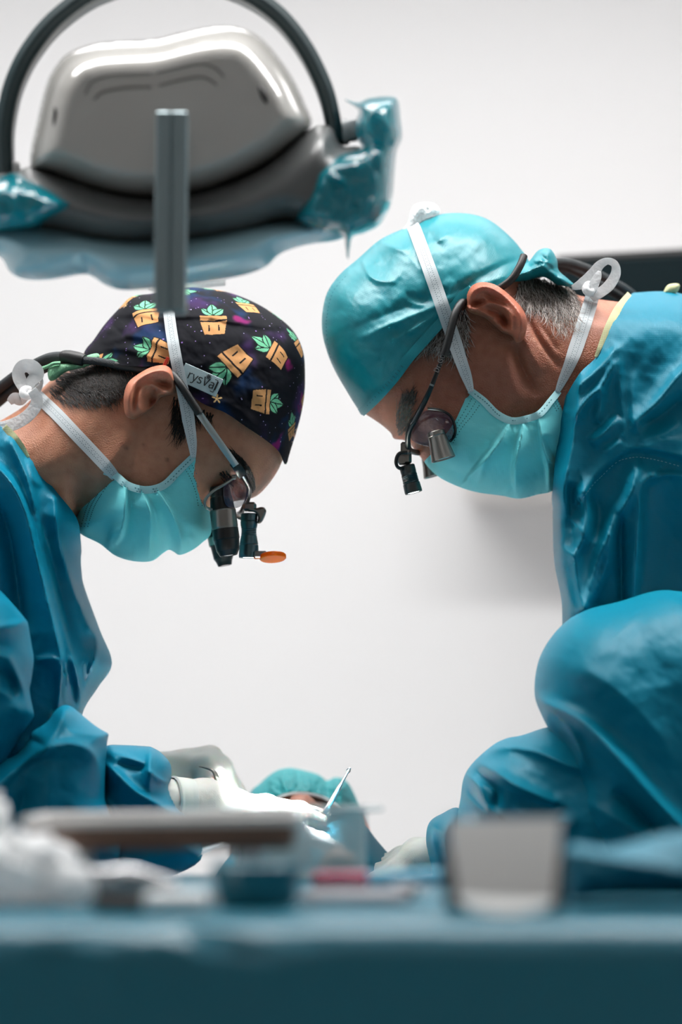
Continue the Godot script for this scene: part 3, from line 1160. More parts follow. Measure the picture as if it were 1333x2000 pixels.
	strap(g, [], [50, 766, 40, 745, 36, 728, 44, 716, 58, 715, 70, 724, 72, 734, 62, 744, 54, 762], [18, 26, 24, 26, 30, 28, 24, 18], 0.0, 0.052, 0.25)
	strap(g, [], [46, 768, 62, 752, 74, 742, 70, 762, 54, 770], [16, 24, 20, 16], 0.0, 0.046, -0.4)
	strap(g, [], [62, 762, 72, 778, 68, 796, 52, 814, 28, 828, 0, 836, -30, 838], [18, 24, 25, 25, 25, 24], 0.0, 0.068, 0.15)
	strap(g, [], [52, 770, 40, 780, 28, 778, 18, 786], [16, 24, 22, 12], 0.0, 0.035, -0.3)
	var kn := []
	for k in 6:
		kn.append(P(52 + 8 * cos(k * 1.1), 767 + 7 * sin(k * 1.1), 0.056 + 0.004 * sin(k * 0.8)))
	tube(g, spline3(kn, 3), 0.0034, 8)
	put("neck_bow", g, M.white_cloth, mask)
	g = Geo.new()
	ribbon(g, [P(352, 562, -0.03), P(380, 556, -0.03), P(440, 551, -0.04)], [Vector3(0, 0.003, 0.002), Vector3(0, 0.003, 0.002), Vector3(0, 0.0028, 0.002)], 0.001)
	ribbon(g, [P(352, 570, -0.03), P(320, 566, -0.03), P(290, 560, -0.04)], [Vector3(0, 0.003, 0.002), Vector3(0, 0.003, 0.002), Vector3(0, 0.0028, 0.002)], 0.001)
	put("crown_tie", g, M.white_cloth, mask)
	# --- gown
	g = Geo.new()
	var gf := inflate(g, [-330, 900, -200, 790, -60, 770, 30, 775, 95, 850, 150, 930, 185, 1000, 160, 1075, 160, 1120, 166, 1150, 195, 1230, 219, 1296, 190, 1345, 160, 1398, 150, 1500, 150, 2000, -330, 2000],
		{"clip": [-340, 900, -200, 820, -60, 822, 5, 828, 55, 890, 110, 960, 150, 1012, 158, 1060, 163, 1120, 169, 1150, 198, 1230, 223, 1296, 194, 1347, 164, 1398, 155, 1500, 155, 2010, -340, 2010],
		"gain": 1.6, "step": 4.5, "R": 120.0, "front": 0.10, "back": 0.12, "smooth": 6, "z0": -0.02, "noise": 1.5, "noise_px": 50.0, "fade": 10.0,
		"ridges": [
			[[-20, 900, 20, 940, 50, 1000, 75, 1100, 100, 1200, 121, 1292], 16.0, 26, 8, 1.5, 0.8], [[22, 865, 50, 930, 72, 1010, 100, 1130, 130, 1250, 152, 1330, 157, 1395], 9.0, 9, 10, 1.4, 0.9],
			[[55, 893, 66, 935, 78, 952], 6.0, 9, 7], [[106, 975, 112, 1040, 130, 1110, 150, 1170, 175, 1225], 8.0, 10, 9, 1.4, 0.7], [[175, 1225, 190, 1250, 184, 1290, 158, 1365], 6.0, 7, 7, 1.4, 0.6],
			[[-10, 960, 20, 1050, 35, 1150, 45, 1240], -14.0, 18, 20], [[70, 1000, 95, 1080, 120, 1180, 140, 1280], -9.0, 12, 12, 1.6, 0.6], [[121, 1292, 118, 1340, 114, 1400], 7.0, 10, 6], [[150, 1120, 162, 1160, 158, 1185], -3.0, 8, 8], [[165, 1150, 158, 1180, 163, 1190], 3.0, 3, 3],
			[[68, 1290, 95, 1285, 120, 1290], 5.0, 12, 4]]})
	var gown := put("surgical_gown", g, M.gown, who)
	g = Geo.new()
	strap(g, [gf], [8, 834, 26, 853, 42, 874, 56, 893], [13, 15, 14, 5], 0.002, 0.06)
	put("neck_binding", g, M.collar, gown)
	g = Geo.new()
	inflate(g, [-200, 1080, -60, 1110, 0, 1153, 0, 1153, 30, 1185, 54, 1214, 54, 1214, 62, 1260, 66, 1290, 61, 1330, 58, 1350, 66, 1392, 66, 1400, 45, 1430, 0, 1500, -60, 1560, -220, 1600],
		{"gain": 1.6, "step": 4.5, "R": 95.0, "front": 0.085, "z0": 0.15, "smooth": 4, "noise": 1.5, "fade": 7.0,
		"ridges": [[[-60, 1232, 0, 1222, 30, 1218, 56, 1213], 9.0, 18, 5, 1.5, 0.9], [[-30, 1270, 8, 1282, 20, 1290, 44, 1340, 62, 1396], 10.0, 14, 6, 1.4, 0.8], [[0, 1165, 30, 1195, 52, 1213], 4.0, 8, 5], [[-40, 1340, 20, 1360, 40, 1400], 6.0, 14, 12], [[0, 1300, 20, 1330, 30, 1380], -7.0, 10, 12]]})
	put("sleeve", g, M.gown, gown)
	g = Geo.new()
	var sa := inflate(g, [-220, 1470, -60, 1490, 20, 1480, 55, 1446, 62, 1430, 92, 1410, 106, 1390, 122, 1378, 140, 1380, 162, 1398, 190, 1420, 213, 1433, 213, 1433, 209, 1455, 207, 1500, 206, 1560, 208, 1700, -220, 1740],
		{"gain": 1.6, "step": 4.0, "R": 75.0, "front": 0.085, "z0": [[-200, 1600, 0.16], [100, 1500, 0.13], [210, 1560, 0.12]], "smooth": 3, "noise": 1.2, "fade": 7.0,
		"ridges": [[[-20, 1555, 20, 1512, 60, 1478, 88, 1462, 108, 1432, 124, 1392], 14.0, 10, 20, 1.5, 0.8], [[84, 1466, 110, 1456, 140, 1452, 170, 1462, 190, 1485, 201, 1540, 205, 1600], 10.0, 20, 9, 1.5, 0.7], [[62, 1446, 80, 1452, 88, 1460], -6.0, 8, 8], [[130, 1430, 170, 1434, 210, 1434], 4.0, 8, 6], [[100, 1480, 96, 1540, 90, 1620], 5.0, 24, 30], [[60, 1520, 40, 1580, 30, 1640], -6.0, 18, 20]]})
	put("sleeve", g, M.gown, gown)
	g = Geo.new()
	inflate(g, [195, 1480, 208, 1457, 240, 1455, 294, 1458, 294, 1458, 315, 1470, 333, 1492, 335, 1518, 330, 1540, 345, 1575, 362, 1590, 380, 1614, 392, 1680, 300, 1720, 200, 1720, 190, 1600],
		{"gain": 1.6, "step": 3.6, "R": 55.0, "front": 0.058, "z0": 0.08, "smooth": 3, "noise": 1.0, "fade": 6.0,
		"ridges": [[[200, 1485, 230, 1512, 265, 1545, 300, 1565, 345, 1590], 9.0, 22, 7, 1.5, 0.6], [[296, 1460, 292, 1500, 290, 1530], 7.0, 8, 12, 1.5, 0.7], [[292, 1506, 312, 1522, 330, 1530], 6.0, 8, 5, 1.5, 0.7], [[210, 1465, 245, 1476, 285, 1492], 5.0, 12, 5], [[225, 1490, 255, 1496, 290, 1500], -5.0, 10, 8], [[205, 1560, 225, 1590, 250, 1620], 8.0, 10, 6, 1.5, 0.8], [[330, 1545, 330, 1570, 345, 1590], 3.0, 8, 6]]})
	put("sleeve", g, M.gown, gown)
	# --- gloved hands
	g = Geo.new()
	var b := []
	chain(b, [[322, 1570, 0.075], [400, 1572, 0.06]], 21.5, 21)
	chain(b, [[400, 1560, 0.06], [462, 1570, 0.05]], 17, 13)
	chain(b, [[400, 1580, 0.06], [460, 1590, 0.06]], 19, 15)
	chain(b, [[400, 1594, 0.055], [450, 1606, 0.05]], 17, 14)
	chain(b, [[455, 1568, 0.05], [520, 1573, 0.02], [585, 1584, -0.02], [636, 1597, -0.06]], 10, 7)
	chain(b, [[458, 1584, 0.06], [525, 1584, 0.045], [590, 1592, 0.02], [628, 1606, -0.01]], 10.3, 7.4)
	chain(b, [[455, 1600, 0.06], [520, 1606, 0.06], [575, 1618, 0.045], [605, 1632, 0.03]], 9.6, 7.0)
	chain(b, [[448, 1612, 0.055], [500, 1624, 0.06], [545, 1638, 0.055], [570, 1650, 0.045]], 8.6, 6.2)
	chain(b, [[410, 1562, 0.045], [470, 1572, 0.015], [530, 1586, -0.01], [570, 1596, -0.025]], 12, 8)
	flesh(g, b, 0.0038, 0.007)
	lathe(g, P(334, 1568, 0.074), P(372, 1570, 0.066), [[0.0, 0.0215], [0.0015, 0.0232], [0.004, 0.0225], [0.012, 0.0222], [0.0175, 0.0216]], 24)
	put("glove", g, M.glove, who)
	g = Geo.new()
	b = []
	chain(b, [[300, 1508, -0.05], [360, 1503, -0.065]], 18.5, 17)
	chain(b, [[360, 1496, -0.065], [412, 1480, -0.07]], 15, 12)
	chain(b, [[360, 1510, -0.055], [408, 1500, -0.05]], 15, 13)
	chain(b, [[410, 1480, -0.08], [432, 1498, -0.085], [462, 1548, -0.085], [488, 1592, -0.08]], 11, 7.2)
	chain(b, [[408, 1484, -0.06], [432, 1504, -0.055], [452, 1556, -0.06], [474, 1596, -0.066]], 10.8, 7.2)
	chain(b, [[404, 1494, -0.045], [424, 1520, -0.032], [428, 1562, -0.045], [440, 1590, -0.06]], 10.2, 7.0)
	chain(b, [[398, 1506, -0.04], [410, 1532, -0.025], [412, 1564, -0.04], [420, 1588, -0.055]], 9.2, 6.4)
	chain(b, [[370, 1510, -0.085], [410, 1530, -0.105], [452, 1560, -0.105], [480, 1590, -0.095]], 12.5, 8)
	flesh(g, b, 0.0036, 0.006)
	put("glove", g, M.glove, who)

func write(parent: Node, words: String, size: float, at: Vector3, basis: Basis, m: Material) -> void:
	var f := SystemFont.new()
	f.font_names = PackedStringArray(["Droid Sans"])
	var t := TextMesh.new()
	t.text = words
	t.font = f
	t.font_size = 64
	t.pixel_size = size / 64.0
	t.depth = 0.0004
	var o := put_mesh("lettering", t, m, parent)
	o.transform = Transform3D(basis, at)

# the cap's cloth: night-blue clouds, stars, and scattered tan pots with mint sprigs
func print_image() -> ImageTexture:
	var n := 1024
	var im := Image.create(n, n, false, Image.FORMAT_RGB8)
	var fa := FastNoiseLite.new()
	fa.seed = 5
	fa.frequency = 0.006
	fa.fractal_octaves = 4
	var small := Image.create(256, 256, false, Image.FORMAT_RGB8)
	for y in 256:
		for x in 256:
			var a := fa.get_noise_2d(x * 4.0, y * 4.0)
			var b := fa.get_noise_2d(x * 4.0 + 4000.0, y * 4.0)
			var d := fa.get_noise_2d(x * 4.0, y * 4.0 + 7000.0)
			var c := S(13, 14, 22)
			c = c.lerp(S(16, 52, 96), smoothstep(0.12, 0.5, a) * 0.8)
			c = c.lerp(S(70, 38, 96), smoothstep(0.1, 0.5, b) * 0.7)
			c = c.lerp(S(160, 30, 110), smoothstep(0.3, 0.52, d) * 0.8)
			small.set_pixel(x, y, c)
	small.resize(n, n, Image.INTERPOLATE_CUBIC)
	im = small
	var r := RandomNumberGenerator.new()
	r.seed = 21
	for k in 900:
		var p := Vector2i(r.randi() % (n - 4) + 2, r.randi() % (n - 4) + 2)
		var s := 1 + int(r.randf() < 0.12)
		im.fill_rect(Rect2i(p.x, p.y, s + 1, s + 1), S(200, 200, 225).lerp(S(150, 110, 190), r.randf()))
	for k in 26:
		blot(im, r.randi() % n, r.randi() % n, r.randf_range(6, 10), 5, S(232, 190, 130), r.randf() * TAU)
	var placed := []
	for tries in 900:
		var p := Vector2(r.randf_range(40, n - 40), r.randf_range(40, n - 40))
		var ok := true
		for q in placed:
			if p.distance_to(q) < 100.0:
				ok = false
				break
		if not ok:
			continue
		placed.append(p)
		motif(im, p, r.randf() * TAU, r.randf_range(0.9, 1.12))
		if placed.size() > 90:
			break
	return ImageTexture.create_from_image(im)

func blot(im: Image, cx: float, cy: float, rad: float, points: int, c: Color, turn: float) -> void:       # a small star
	for y in range(-int(rad) - 1, int(rad) + 2):
		for x in range(-int(rad) - 1, int(rad) + 2):
			var a := atan2(y, x) + turn
			var lim := rad * (0.55 + 0.45 * cos(points * a))
			if Vector2(x, y).length() < lim:
				var px := int(cx) + x
				var py := int(cy) + y
				if px >= 0 and py >= 0 and px < im.get_width() and py < im.get_height():
					im.set_pixel(px, py, c)

func motif(im: Image, at: Vector2, turn: float, s: float) -> void:           # a tan flower pot with three mint leaves
	var R := 62
	for y in range(-R, R + 1):
		for x in range(-R, R + 1):
			var px := int(at.x) + x
			var py := int(at.y) + y
			if px < 0 or py < 0 or px >= im.get_width() or py >= im.get_height():
				continue
			var q := Vector2(x, y).rotated(turn) / s
			var c := Color(0, 0, 0, 0)
			var rim := q.y > 2.0 and q.y < 15.0 and absf(q.x) < 27.0
			var pot := q.y >= 15.0 and q.y < 48.0 and absf(q.x) < 27.0 - (q.y - 15.0) * 0.22
			if rim or pot:
				c = S(206, 150, 98)
				var edge := absf(q.y - 15.0) < 1.6 or absf(q.y - 2.0) < 2.0 or absf(q.y - 48.0) < 2.0 or (rim and absf(q.x) > 25.0) or (pot and absf(q.x) > 25.0 - (q.y - 15.0) * 0.22)
				if edge or (pot and absf(absf(q.x) - 9.0) < 1.2 and q.y > 24.0 and q.y < 38.0):
					c = S(22, 18, 20)
			for l in [[-0.75, 34.0, 11.0], [0.0, 44.0, 12.0], [0.75, 34.0, 11.0]]:
				var w := (q - Vector2(0, 3)).rotated(-l[0])
				var u: float = -w.y / l[1]
				if u > 0.0 and u < 1.0 and q.y < 3.0:
					var half: float = l[2] * sin(PI * pow(u, 0.8))
					if absf(w.x) < half:
						c = S(112, 190, 150)
						if absf(w.x) > half - 2.2 or absf(w.x) < 1.0:
							c = S(20, 34, 30)
			if c.a > 0.0:
				im.set_pixel(px, py, c)

func build_old_surgeon() -> void:
	var who := thing("person", "older grey-haired surgeon in teal gown and plain teal cap bent over the patient", "person", Vector3.ZERO)
	var skin := SL(178, 114, 88)
	var g := Geo.new()
	var head := inflate(g, [712, 806, 724, 815, 746, 830, 764, 846, 770, 857, 790, 860, 803, 870, 818, 888, 838, 912, 852, 922, 872, 921, 890, 933, 906, 931, 928, 946, 962, 958, 990, 950, 1020, 925, 1060, 900, 1095, 940, 1105, 1050, 1115, 1250, 1110, 1900, 1600, 1900, 1600, 1000, 1500, 750, 1400, 650, 1300, 606, 1225, 592, 1160, 583, 1120, 573, 1090, 558, 1050, 545, 1025, 520, 1005, 485, 960, 448, 915, 432, 865, 430, 815, 452, 760, 478, 700, 522, 655, 572, 642, 620, 645, 670, 662, 725, 690, 775],
		{"step": 4.0, "R": 140.0, "front": 0.074, "smooth": 14, "sym": true, "z0": 0.0, "fade": 8.0, "color": skin,
		"ridges": [
			[[1030, 618, 1046, 650, 1066, 680, 1098, 722], -4.5, 6, 6], [[1006, 664, 1014, 700, 1030, 735, 1052, 775], -6.0, 9, 8], [[1056, 634, 1074, 660, 1092, 690], -2.6, 5, 6], [[1018, 640, 1034, 680, 1060, 730], 4.0, 12, 12],
			[[990, 680, 1000, 740, 1020, 790], 4.5, 26, 18], [[775, 850, 782, 815, 800, 780], 3.4, 12, 14], [[760, 830, 752, 800, 760, 770], -0.9, 3, 3], [[733, 800, 742, 770, 760, 740], -0.9, 3, 3],
			[[840, 770, 880, 760, 915, 768], -1.2, 4, 4], [[850, 785, 880, 780, 900, 790], -1.0, 3, 4], [[845, 750, 872, 738, 900, 735], -1.0, 4, 4], [[840, 800, 880, 820, 930, 830], 3.0, 24, 24], [[1110, 600, 1130, 650, 1125, 700], -2.0, 20, 18]],
		"bumps": [[822, 838, -7.0, 30, 24, -40], [842, 836, 4.0, 13, 11], [850, 720, -3.0, 36, 30], [1000, 880, -5.0, 40, 30], [1330, 1150, -45.0, 200, 330]],
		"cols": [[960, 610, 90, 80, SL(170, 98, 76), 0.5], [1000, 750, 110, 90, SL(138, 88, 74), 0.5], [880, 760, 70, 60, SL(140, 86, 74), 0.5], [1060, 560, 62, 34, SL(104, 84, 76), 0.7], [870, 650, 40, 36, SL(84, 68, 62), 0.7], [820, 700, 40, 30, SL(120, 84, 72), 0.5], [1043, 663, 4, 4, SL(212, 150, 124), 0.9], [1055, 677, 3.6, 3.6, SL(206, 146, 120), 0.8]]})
	var ear := inflate(g, [911, 592, 913, 571, 927, 555, 948, 551, 972, 558, 998, 578, 1019, 600, 1029, 621, 1029, 645, 1022, 664, 1010, 670, 1002, 659, 993, 653, 980, 648, 966, 636, 946, 620, 922, 612, 910, 602],
		{"gain": 1.5, "step": 2.2, "R": 13.0, "front": 0.011, "back": 0.02, "smooth": 3, "fade": 4.0, "z0": [[915, 605, 0.075], [960, 640, 0.077], [950, 552, 0.088], [1025, 620, 0.1], [1012, 668, 0.088]], "color": SL(186, 112, 88),
		"ridges": [[[918, 604, 922, 574, 946, 560, 974, 570, 1000, 592, 1017, 618, 1018, 648], 3.4, 6, 6, 1.6, 0.6], [[930, 604, 950, 592, 978, 596, 1000, 614, 1003, 640], 3.0, 6, 6, 1.6, 0.3], [[912, 602, 935, 606, 962, 620], 2.4, 5, 5, 1.6, 0.4]],
		"bumps": [[987, 626, -15.0, 8, 15, -25], [936, 592, -9.0, 16, 5, -12], [965, 584, -5.0, 20, 5, 25], [968, 608, -5.0, 14, 8, 20], [968, 632, 3.0, 7], [1014, 660, 1.5, 8]]})
	for s in [-0.1, 0.1]:
		tube(g, [P(1500, 1850, s), Vector3(0.42, 0.5, s), Vector3(0.40, 0.06, s)], [0.1, 0.075, 0.05], 14)
		tube(g, [Vector3(0.42, 0.045, s), Vector3(0.26, 0.035, s)], [0.045, 0.035], 12)
	put("body", g, M.skin_old, who)
	# --- grey hair
	g = Geo.new()
	var grey := [SL(190, 182, 176), SL(214, 208, 204), SL(120, 108, 100), SL(70, 58, 52), SL(48, 40, 36), SL(160, 150, 144)]
	strands(g, [head], [1010, 560, 1035, 540, 1075, 545, 1110, 560, 1125, 575, 1115, 600, 1085, 600, 1050, 590, 1020, 585], 1300, func(p: Vector2): return Vector2(0.35, 1.0).rotated((p.x - 1060) * -0.004), [20, 46], 0.0006, grey, 0.0, 1.2)
	strands(g, [head], [1055, 585, 1120, 580, 1135, 610, 1115, 645, 1080, 640, 1058, 615], 220, func(_p): return Vector2(0.3, 1.0), [16, 34], 0.0005, [SL(214, 204, 196), SL(190, 176, 166), SL(150, 130, 118)], 0.0, 1.8)
	strands(g, [head], [818, 680, 850, 640, 880, 618, 905, 600, 912, 620, 912, 660, 895, 690, 860, 672], 900, func(p: Vector2): return Vector2(-0.4 + (p.x - 850) / 110.0, 0.8), [18, 40], 0.0006, grey, 0.0, 1.0)
	strands(g, [head], [774, 805, 786, 778, 806, 768, 812, 780, 802, 800, 798, 832, 788, 852, 776, 846], 300, func(_p): return Vector2(0.35, -0.9), [10, 24], 0.0007, [SL(40, 34, 32), SL(60, 50, 46), SL(100, 90, 84)], 0.0, 0.8)
	put("hair", g, M.hair, who)
	# --- plain cap
	g = Geo.new()
	var capf := inflate(g, [700, 800, 678, 765, 655, 725, 640, 690, 630, 650, 630, 610, 640, 570, 665, 535, 700, 505, 740, 470, 780, 450, 810, 440, 830, 428, 870, 417, 920, 418, 960, 432, 1000, 465, 1025, 495, 1045, 520, 1110, 550, 1120, 640, 1060, 760, 980, 880, 860, 920, 760, 860, 708, 812],
		{"clip": [700, 812, 672, 770, 645, 725, 630, 690, 620, 650, 620, 610, 632, 566, 660, 527, 696, 497, 736, 462, 776, 442, 806, 432, 826, 420, 868, 408, 922, 408, 965, 424, 1008, 458, 1030, 490, 1040, 512, 1030, 530, 1005, 540, 975, 556, 950, 562, 922, 566, 902, 584, 872, 622, 836, 662, 800, 702, 770, 742, 735, 782, 710, 810],
		"step": 3.4, "R": 150.0, "front": 0.083, "smooth": 12, "z0": 0.0, "noise": 2.0, "noise_px": 60.0, "fade": 6.0,
		"ridges": [[[708, 508, 719, 534, 737, 548, 764, 550, 778, 541], 3.2, 5, 7, 1.6, 0.5], [[735, 470, 760, 480, 785, 490, 800, 500], 2.5, 6, 8], [[700, 660, 730, 648, 790, 622, 852, 598, 900, 570], 4.0, 12, 5, 1.5, 0.4], [[762, 666, 800, 648, 840, 622, 880, 596], 3.2, 6, 4, 1.5, 0.4], [[690, 640, 740, 620, 800, 596, 850, 590], -3.0, 9, 12],
			[[795, 590, 825, 596, 850, 592], 2.4, 6, 4], [[790, 570, 815, 582, 840, 580], -1.8, 6, 6], [[800, 500, 815, 520, 828, 530], 2.0, 6, 6], [[838, 452, 850, 470, 870, 490], -2.5, 9, 9], [[846, 476, 870, 462, 876, 450], 2.5, 5, 6], [[860, 560, 900, 545, 960, 520, 1010, 500], 3.0, 14, 16], [[880, 590, 930, 545, 990, 515, 1025, 505], -2.5, 7, 9], [[900, 578, 940, 556, 1000, 535], 2.4, 6, 6], [[870, 590, 880, 570, 890, 550], 1.8, 5, 5], [[648, 700, 680, 740, 720, 770], 1.6, 16, 18]],
		"bumps": [[752, 514, -5.0, 26, 24, 30], [690, 600, 2.0, 40, 50], [920, 470, 2.0, 60, 40]]})
	var cap := put("surgical_cap", g, M.cap_teal, who)
	g = Geo.new()
	strap(g, [capf], [706, 806, 735, 778, 770, 738, 800, 698, 836, 658, 872, 618, 902, 580, 922, 564], [17, 20, 20, 18, 16], 0.0012, 0.05)
	put("rim_band", g, M.cap_teal, cap)
	g = Geo.new()
	stitches(g, [capf], [707, 800, 735, 772, 765, 742, 790, 710], 7.0, 2.0, 6.0, 0.0024)
	put("stitching", g, M.stitch, cap)
	g = Geo.new()
	stitches(g, [capf], [646, 700, 638, 650, 640, 610, 652, 568, 680, 535], 5.0, 3.0, 1.2, 0.0005)
	put("stitching", g, M.stitch, cap)
	g = Geo.new()
	inflate(g, [985, 545, 1008, 520, 1032, 512, 1052, 489, 1075, 486, 1089, 508, 1092, 528, 1112, 546, 1124, 560, 1090, 556, 1062, 541, 1030, 548, 1000, 556, 972, 568, 960, 562],
		{"step": 2.6, "R": 22.0, "front": 0.034, "z0": 0.03, "smooth": 3, "noise": 3.0, "noise_px": 24.0, "fade": 5.0, "ridges": [[[1030, 515, 1056, 508, 1085, 520], 4.0, 6, 4], [[1000, 548, 1030, 532, 1062, 520, 1068, 532], 4.0, 6, 4], [[1056, 492, 1066, 510, 1092, 545], -4.0, 5, 5], [[1070, 530, 1090, 538, 1112, 552], 3.0, 5, 4]]})
	put("cap_tail", g, M.cap_teal, cap)
	# --- mask
	g = Geo.new()
	var maskf := inflate(g, [832, 906, 860, 933, 900, 952, 935, 962, 980, 968, 1015, 974, 1050, 966, 1085, 955, 1130, 900, 1160, 800, 1120, 700, 1000, 660, 880, 700, 810, 780, 800, 850],
		{"clip": [920, 762, 945, 780, 970, 804, 1000, 818, 1030, 814, 1055, 804, 1075, 780, 1091, 760, 1110, 790, 1112, 850, 1095, 958, 1050, 972, 1015, 980, 980, 974, 935, 968, 900, 958, 866, 940, 828, 910, 845, 884, 866, 855, 888, 825, 904, 792],
		"gain": 2.6, "step": 3.0, "R": 120.0, "front": 0.0785, "smooth": 10, "fade": 6.0, "noise": 0.8, "noise_px": 30.0,
		"ridges": [[[994, 828, 970, 870, 940, 905, 914, 932], 5.0, 3, 24, 1.15, 0.5], [[1022, 828, 1014, 870, 1005, 920, 1008, 960], 5.5, 3, 24, 1.15, 0.5], [[1052, 815, 1060, 870, 1070, 910, 1072, 955], 4.5, 3, 22, 1.15, 0.5], [[935, 945, 944, 915, 955, 890], 2.0, 6, 8], [[1000, 950, 990, 960, 982, 972], 1.6, 5, 6], [[840, 900, 900, 925, 960, 950], -2.0, 14, 12], [[1062, 850, 1075, 880, 1090, 905], -3.0, 8, 8]]})
	var mask := put("face_mask", g, M.mask, who)
	g = Geo.new()
	strap(g, [maskf, head], [918, 762, 945, 783, 970, 808, 1000, 822, 1030, 818, 1055, 808, 1076, 784, 1092, 764], [13, 15, 14, 14, 13], 0.0012, 0.05)
	put("top_binding", g, M.mask_edge, mask)
	g = Geo.new()
	for k in 3:
		stitches(g, [maskf], [922 + k * 8, 778 + k * 6, 905 + k * 8, 808 + k * 3, 885 + k * 8, 838, 868 + k * 8, 868], 3.4, 2.2, 1.4, 0.0007)
	for k in 3:
		stitches(g, [maskf], [1086 - k * 4, 775 + k * 4, 1096 - k * 4, 795 + k * 4], 3.4, 2.2, 1.4, 0.0007)
	stitches(g, [maskf], [926, 768, 950, 786, 974, 810, 1000, 821, 1030, 817, 1055, 807, 1080, 778], 5.0, 3.0, 1.6, 0.0022)
	put("stitching", g, M.stitch, mask)
	g = Geo.new()
	strap(g, [maskf, head, capf], [921, 766, 914, 742, 900, 702, 886, 660, 868, 608, 850, 556, 832, 506, 812, 452, 806, 440], [10, 22, 27, 27, 27, 26, 24], 0.0026, 0.06)
	put("upper_tie", g, M.strap, mask)
	g = Geo.new()
	strap(g, [maskf, head], [1089, 766, 1098, 746, 1116, 706, 1134, 655, 1150, 605, 1160, 570, 1162, 560], [8, 18, 28, 29, 27, 22], 0.002, 0.05)
	put("lower_tie", g, M.strap, mask)
	g = Geo.new()
	strap(g, [], [1118, 562, 1138, 554, 1157, 538, 1172, 518, 1188, 510, 1202, 517, 1203, 536, 1190, 558, 1170, 574, 1156, 584], [8, 22, 24, 18, 13, 15, 20, 22, 20, 14], 0.0, 0.062, 0.2)
	strap(g, [], [1152, 578, 1160, 558, 1168, 540, 1172, 530], [16, 20, 16, 6], 0.0, 0.068, -0.2)
	var kn := []
	for k in 6:
		kn.append(P(1153 + 8 * cos(k * 1.1), 564 + 8 * sin(k * 1.1), 0.064 + 0.004 * sin(k * 0.8)))
	tube(g, spline3(kn, 3), 0.0036, 8)
	put("neck_bow", g, M.white_cloth, mask)
	g = Geo.new()
	inflate(g, [784, 452, 796, 436, 803, 412, 812, 399, 830, 395, 850, 398, 860, 412, 852, 424, 836, 428, 822, 440, 806, 450], {"step": 2.2, "R": 14.0, "front": 0.016, "z0": 0.0, "smooth": 1, "noise": 4.0, "noise_px": 9.0, "fade": 5.0, "ridges": [[[806, 446, 812, 420, 830, 402], 4.0, 3, 4], [[820, 438, 836, 418, 854, 408], 4.0, 3, 4]]})
	put("crown_bow", g, M.white_cloth, mask)
	# --- gown
	g = Geo.new()
	var gf := inflate(g, [1340, 576, 1290, 569, 1232, 572, 1180, 572, 1125, 625, 1085, 700, 1058, 770, 1048, 850, 1060, 935, 1079, 985, 1080, 1010, 1083, 1095, 1097, 1170, 1099, 1225, 1100, 1300, 1100, 2000, 1620, 2000, 1620, 900, 1560, 700, 1460, 620],
		{"clip": [1234, 576, 1230, 560, 1290, 560, 1345, 566, 1470, 612, 1575, 700, 1640, 900, 1640, 2020, 1090, 2020, 1090, 1300, 1096, 1225, 1094, 1170, 1080, 1095, 1078, 1000, 1085, 900, 1095, 830, 1105, 775, 1105, 775, 1134, 728, 1163, 700, 1168, 682, 1190, 625, 1212, 592],
		"gain": 1.6, "wide": 1.4, "R_low": [840, 980, 18.0], "step": 4.5, "R": 110.0, "front": 0.108, "back": 0.13, "smooth": 6, "z0": -0.02, "noise": 1.5, "noise_px": 44.0, "fade": 12.0,
		"ridges": [
			[[1134, 728, 1128, 790, 1119, 870, 1104, 950, 1110, 1000, 1128, 1030], 9.0, 9, 12, 1.4, 0.9], [[1133, 752, 1156, 733, 1180, 708, 1206, 680], 7.0, 10, 6, 1.4, 0.7], [[1128, 808, 1150, 778, 1177, 752, 1200, 712], 8.0, 8, 7, 1.4, 0.7], [[1153, 868, 1182, 844, 1212, 812], 8.0, 9, 6], [[1177, 886, 1200, 872, 1216, 858], 4.0, 6, 5],
			[[1177, 754, 1172, 790, 1165, 830], 5.0, 6, 8], [[1245, 822, 1284, 788, 1333, 728, 1380, 690], 12.0, 18, 12, 1.5, 0.6], [[1247, 835, 1290, 812, 1340, 770], -8.0, 14, 10], [[1213, 678, 1212, 752, 1219, 816, 1222, 878], 3.0, 8, 5], [[1238, 720, 1236, 790, 1246, 850], 4.0, 10, 9], [[1250, 860, 1290, 850, 1333, 830], 4.0, 8, 8], [[1250, 875, 1300, 862, 1345, 860], 3.0, 7, 7],
			[[1139, 966, 1156, 940, 1172, 922, 1202, 894, 1222, 880, 1249, 875, 1290, 881, 1340, 894, 1400, 915], 6.0, 4, 22, 1.5, 0.9],
			[[1141, 962, 1147, 1005, 1140, 1045, 1125, 1085, 1128, 1130, 1140, 1188], 11.0, 9, 14, 1.4, 0.8], [[1246, 920, 1235, 960, 1214, 1000, 1190, 1042, 1168, 1100, 1142, 1186], 10.0, 14, 8, 1.4, 0.8], [[1194, 1045, 1184, 1100, 1165, 1150, 1144, 1190], 7.0, 6, 8, 1.4, 0.8], [[1212, 1010, 1212, 1060, 1214, 1110, 1216, 1170], -7.0, 5, 5, 1.6, 0.9], [[1275, 930, 1252, 955, 1246, 1040, 1238, 1170], 10.0, 14, 7, 1.4, 0.9], [[1270, 935, 1300, 926, 1340, 930], 5.0, 6, 5],
			[[1086, 1066, 1108, 1076, 1126, 1092], 6.0, 16, 8], [[1100, 1130, 1115, 1170, 1130, 1200], 4.0, 8, 8], [[1118, 940, 1114, 1000, 1120, 1040], -8.0, 8, 8], [[1160, 960, 1170, 1010, 1165, 1060], -5.0, 12, 12]],
		"bumps": [[1310, 1060, -18.0, 56, 110], [1100, 1210, -6.0, 12, 20]]})
	var gown := put("surgical_gown", g, M.gown_old, who)
	g = Geo.new()
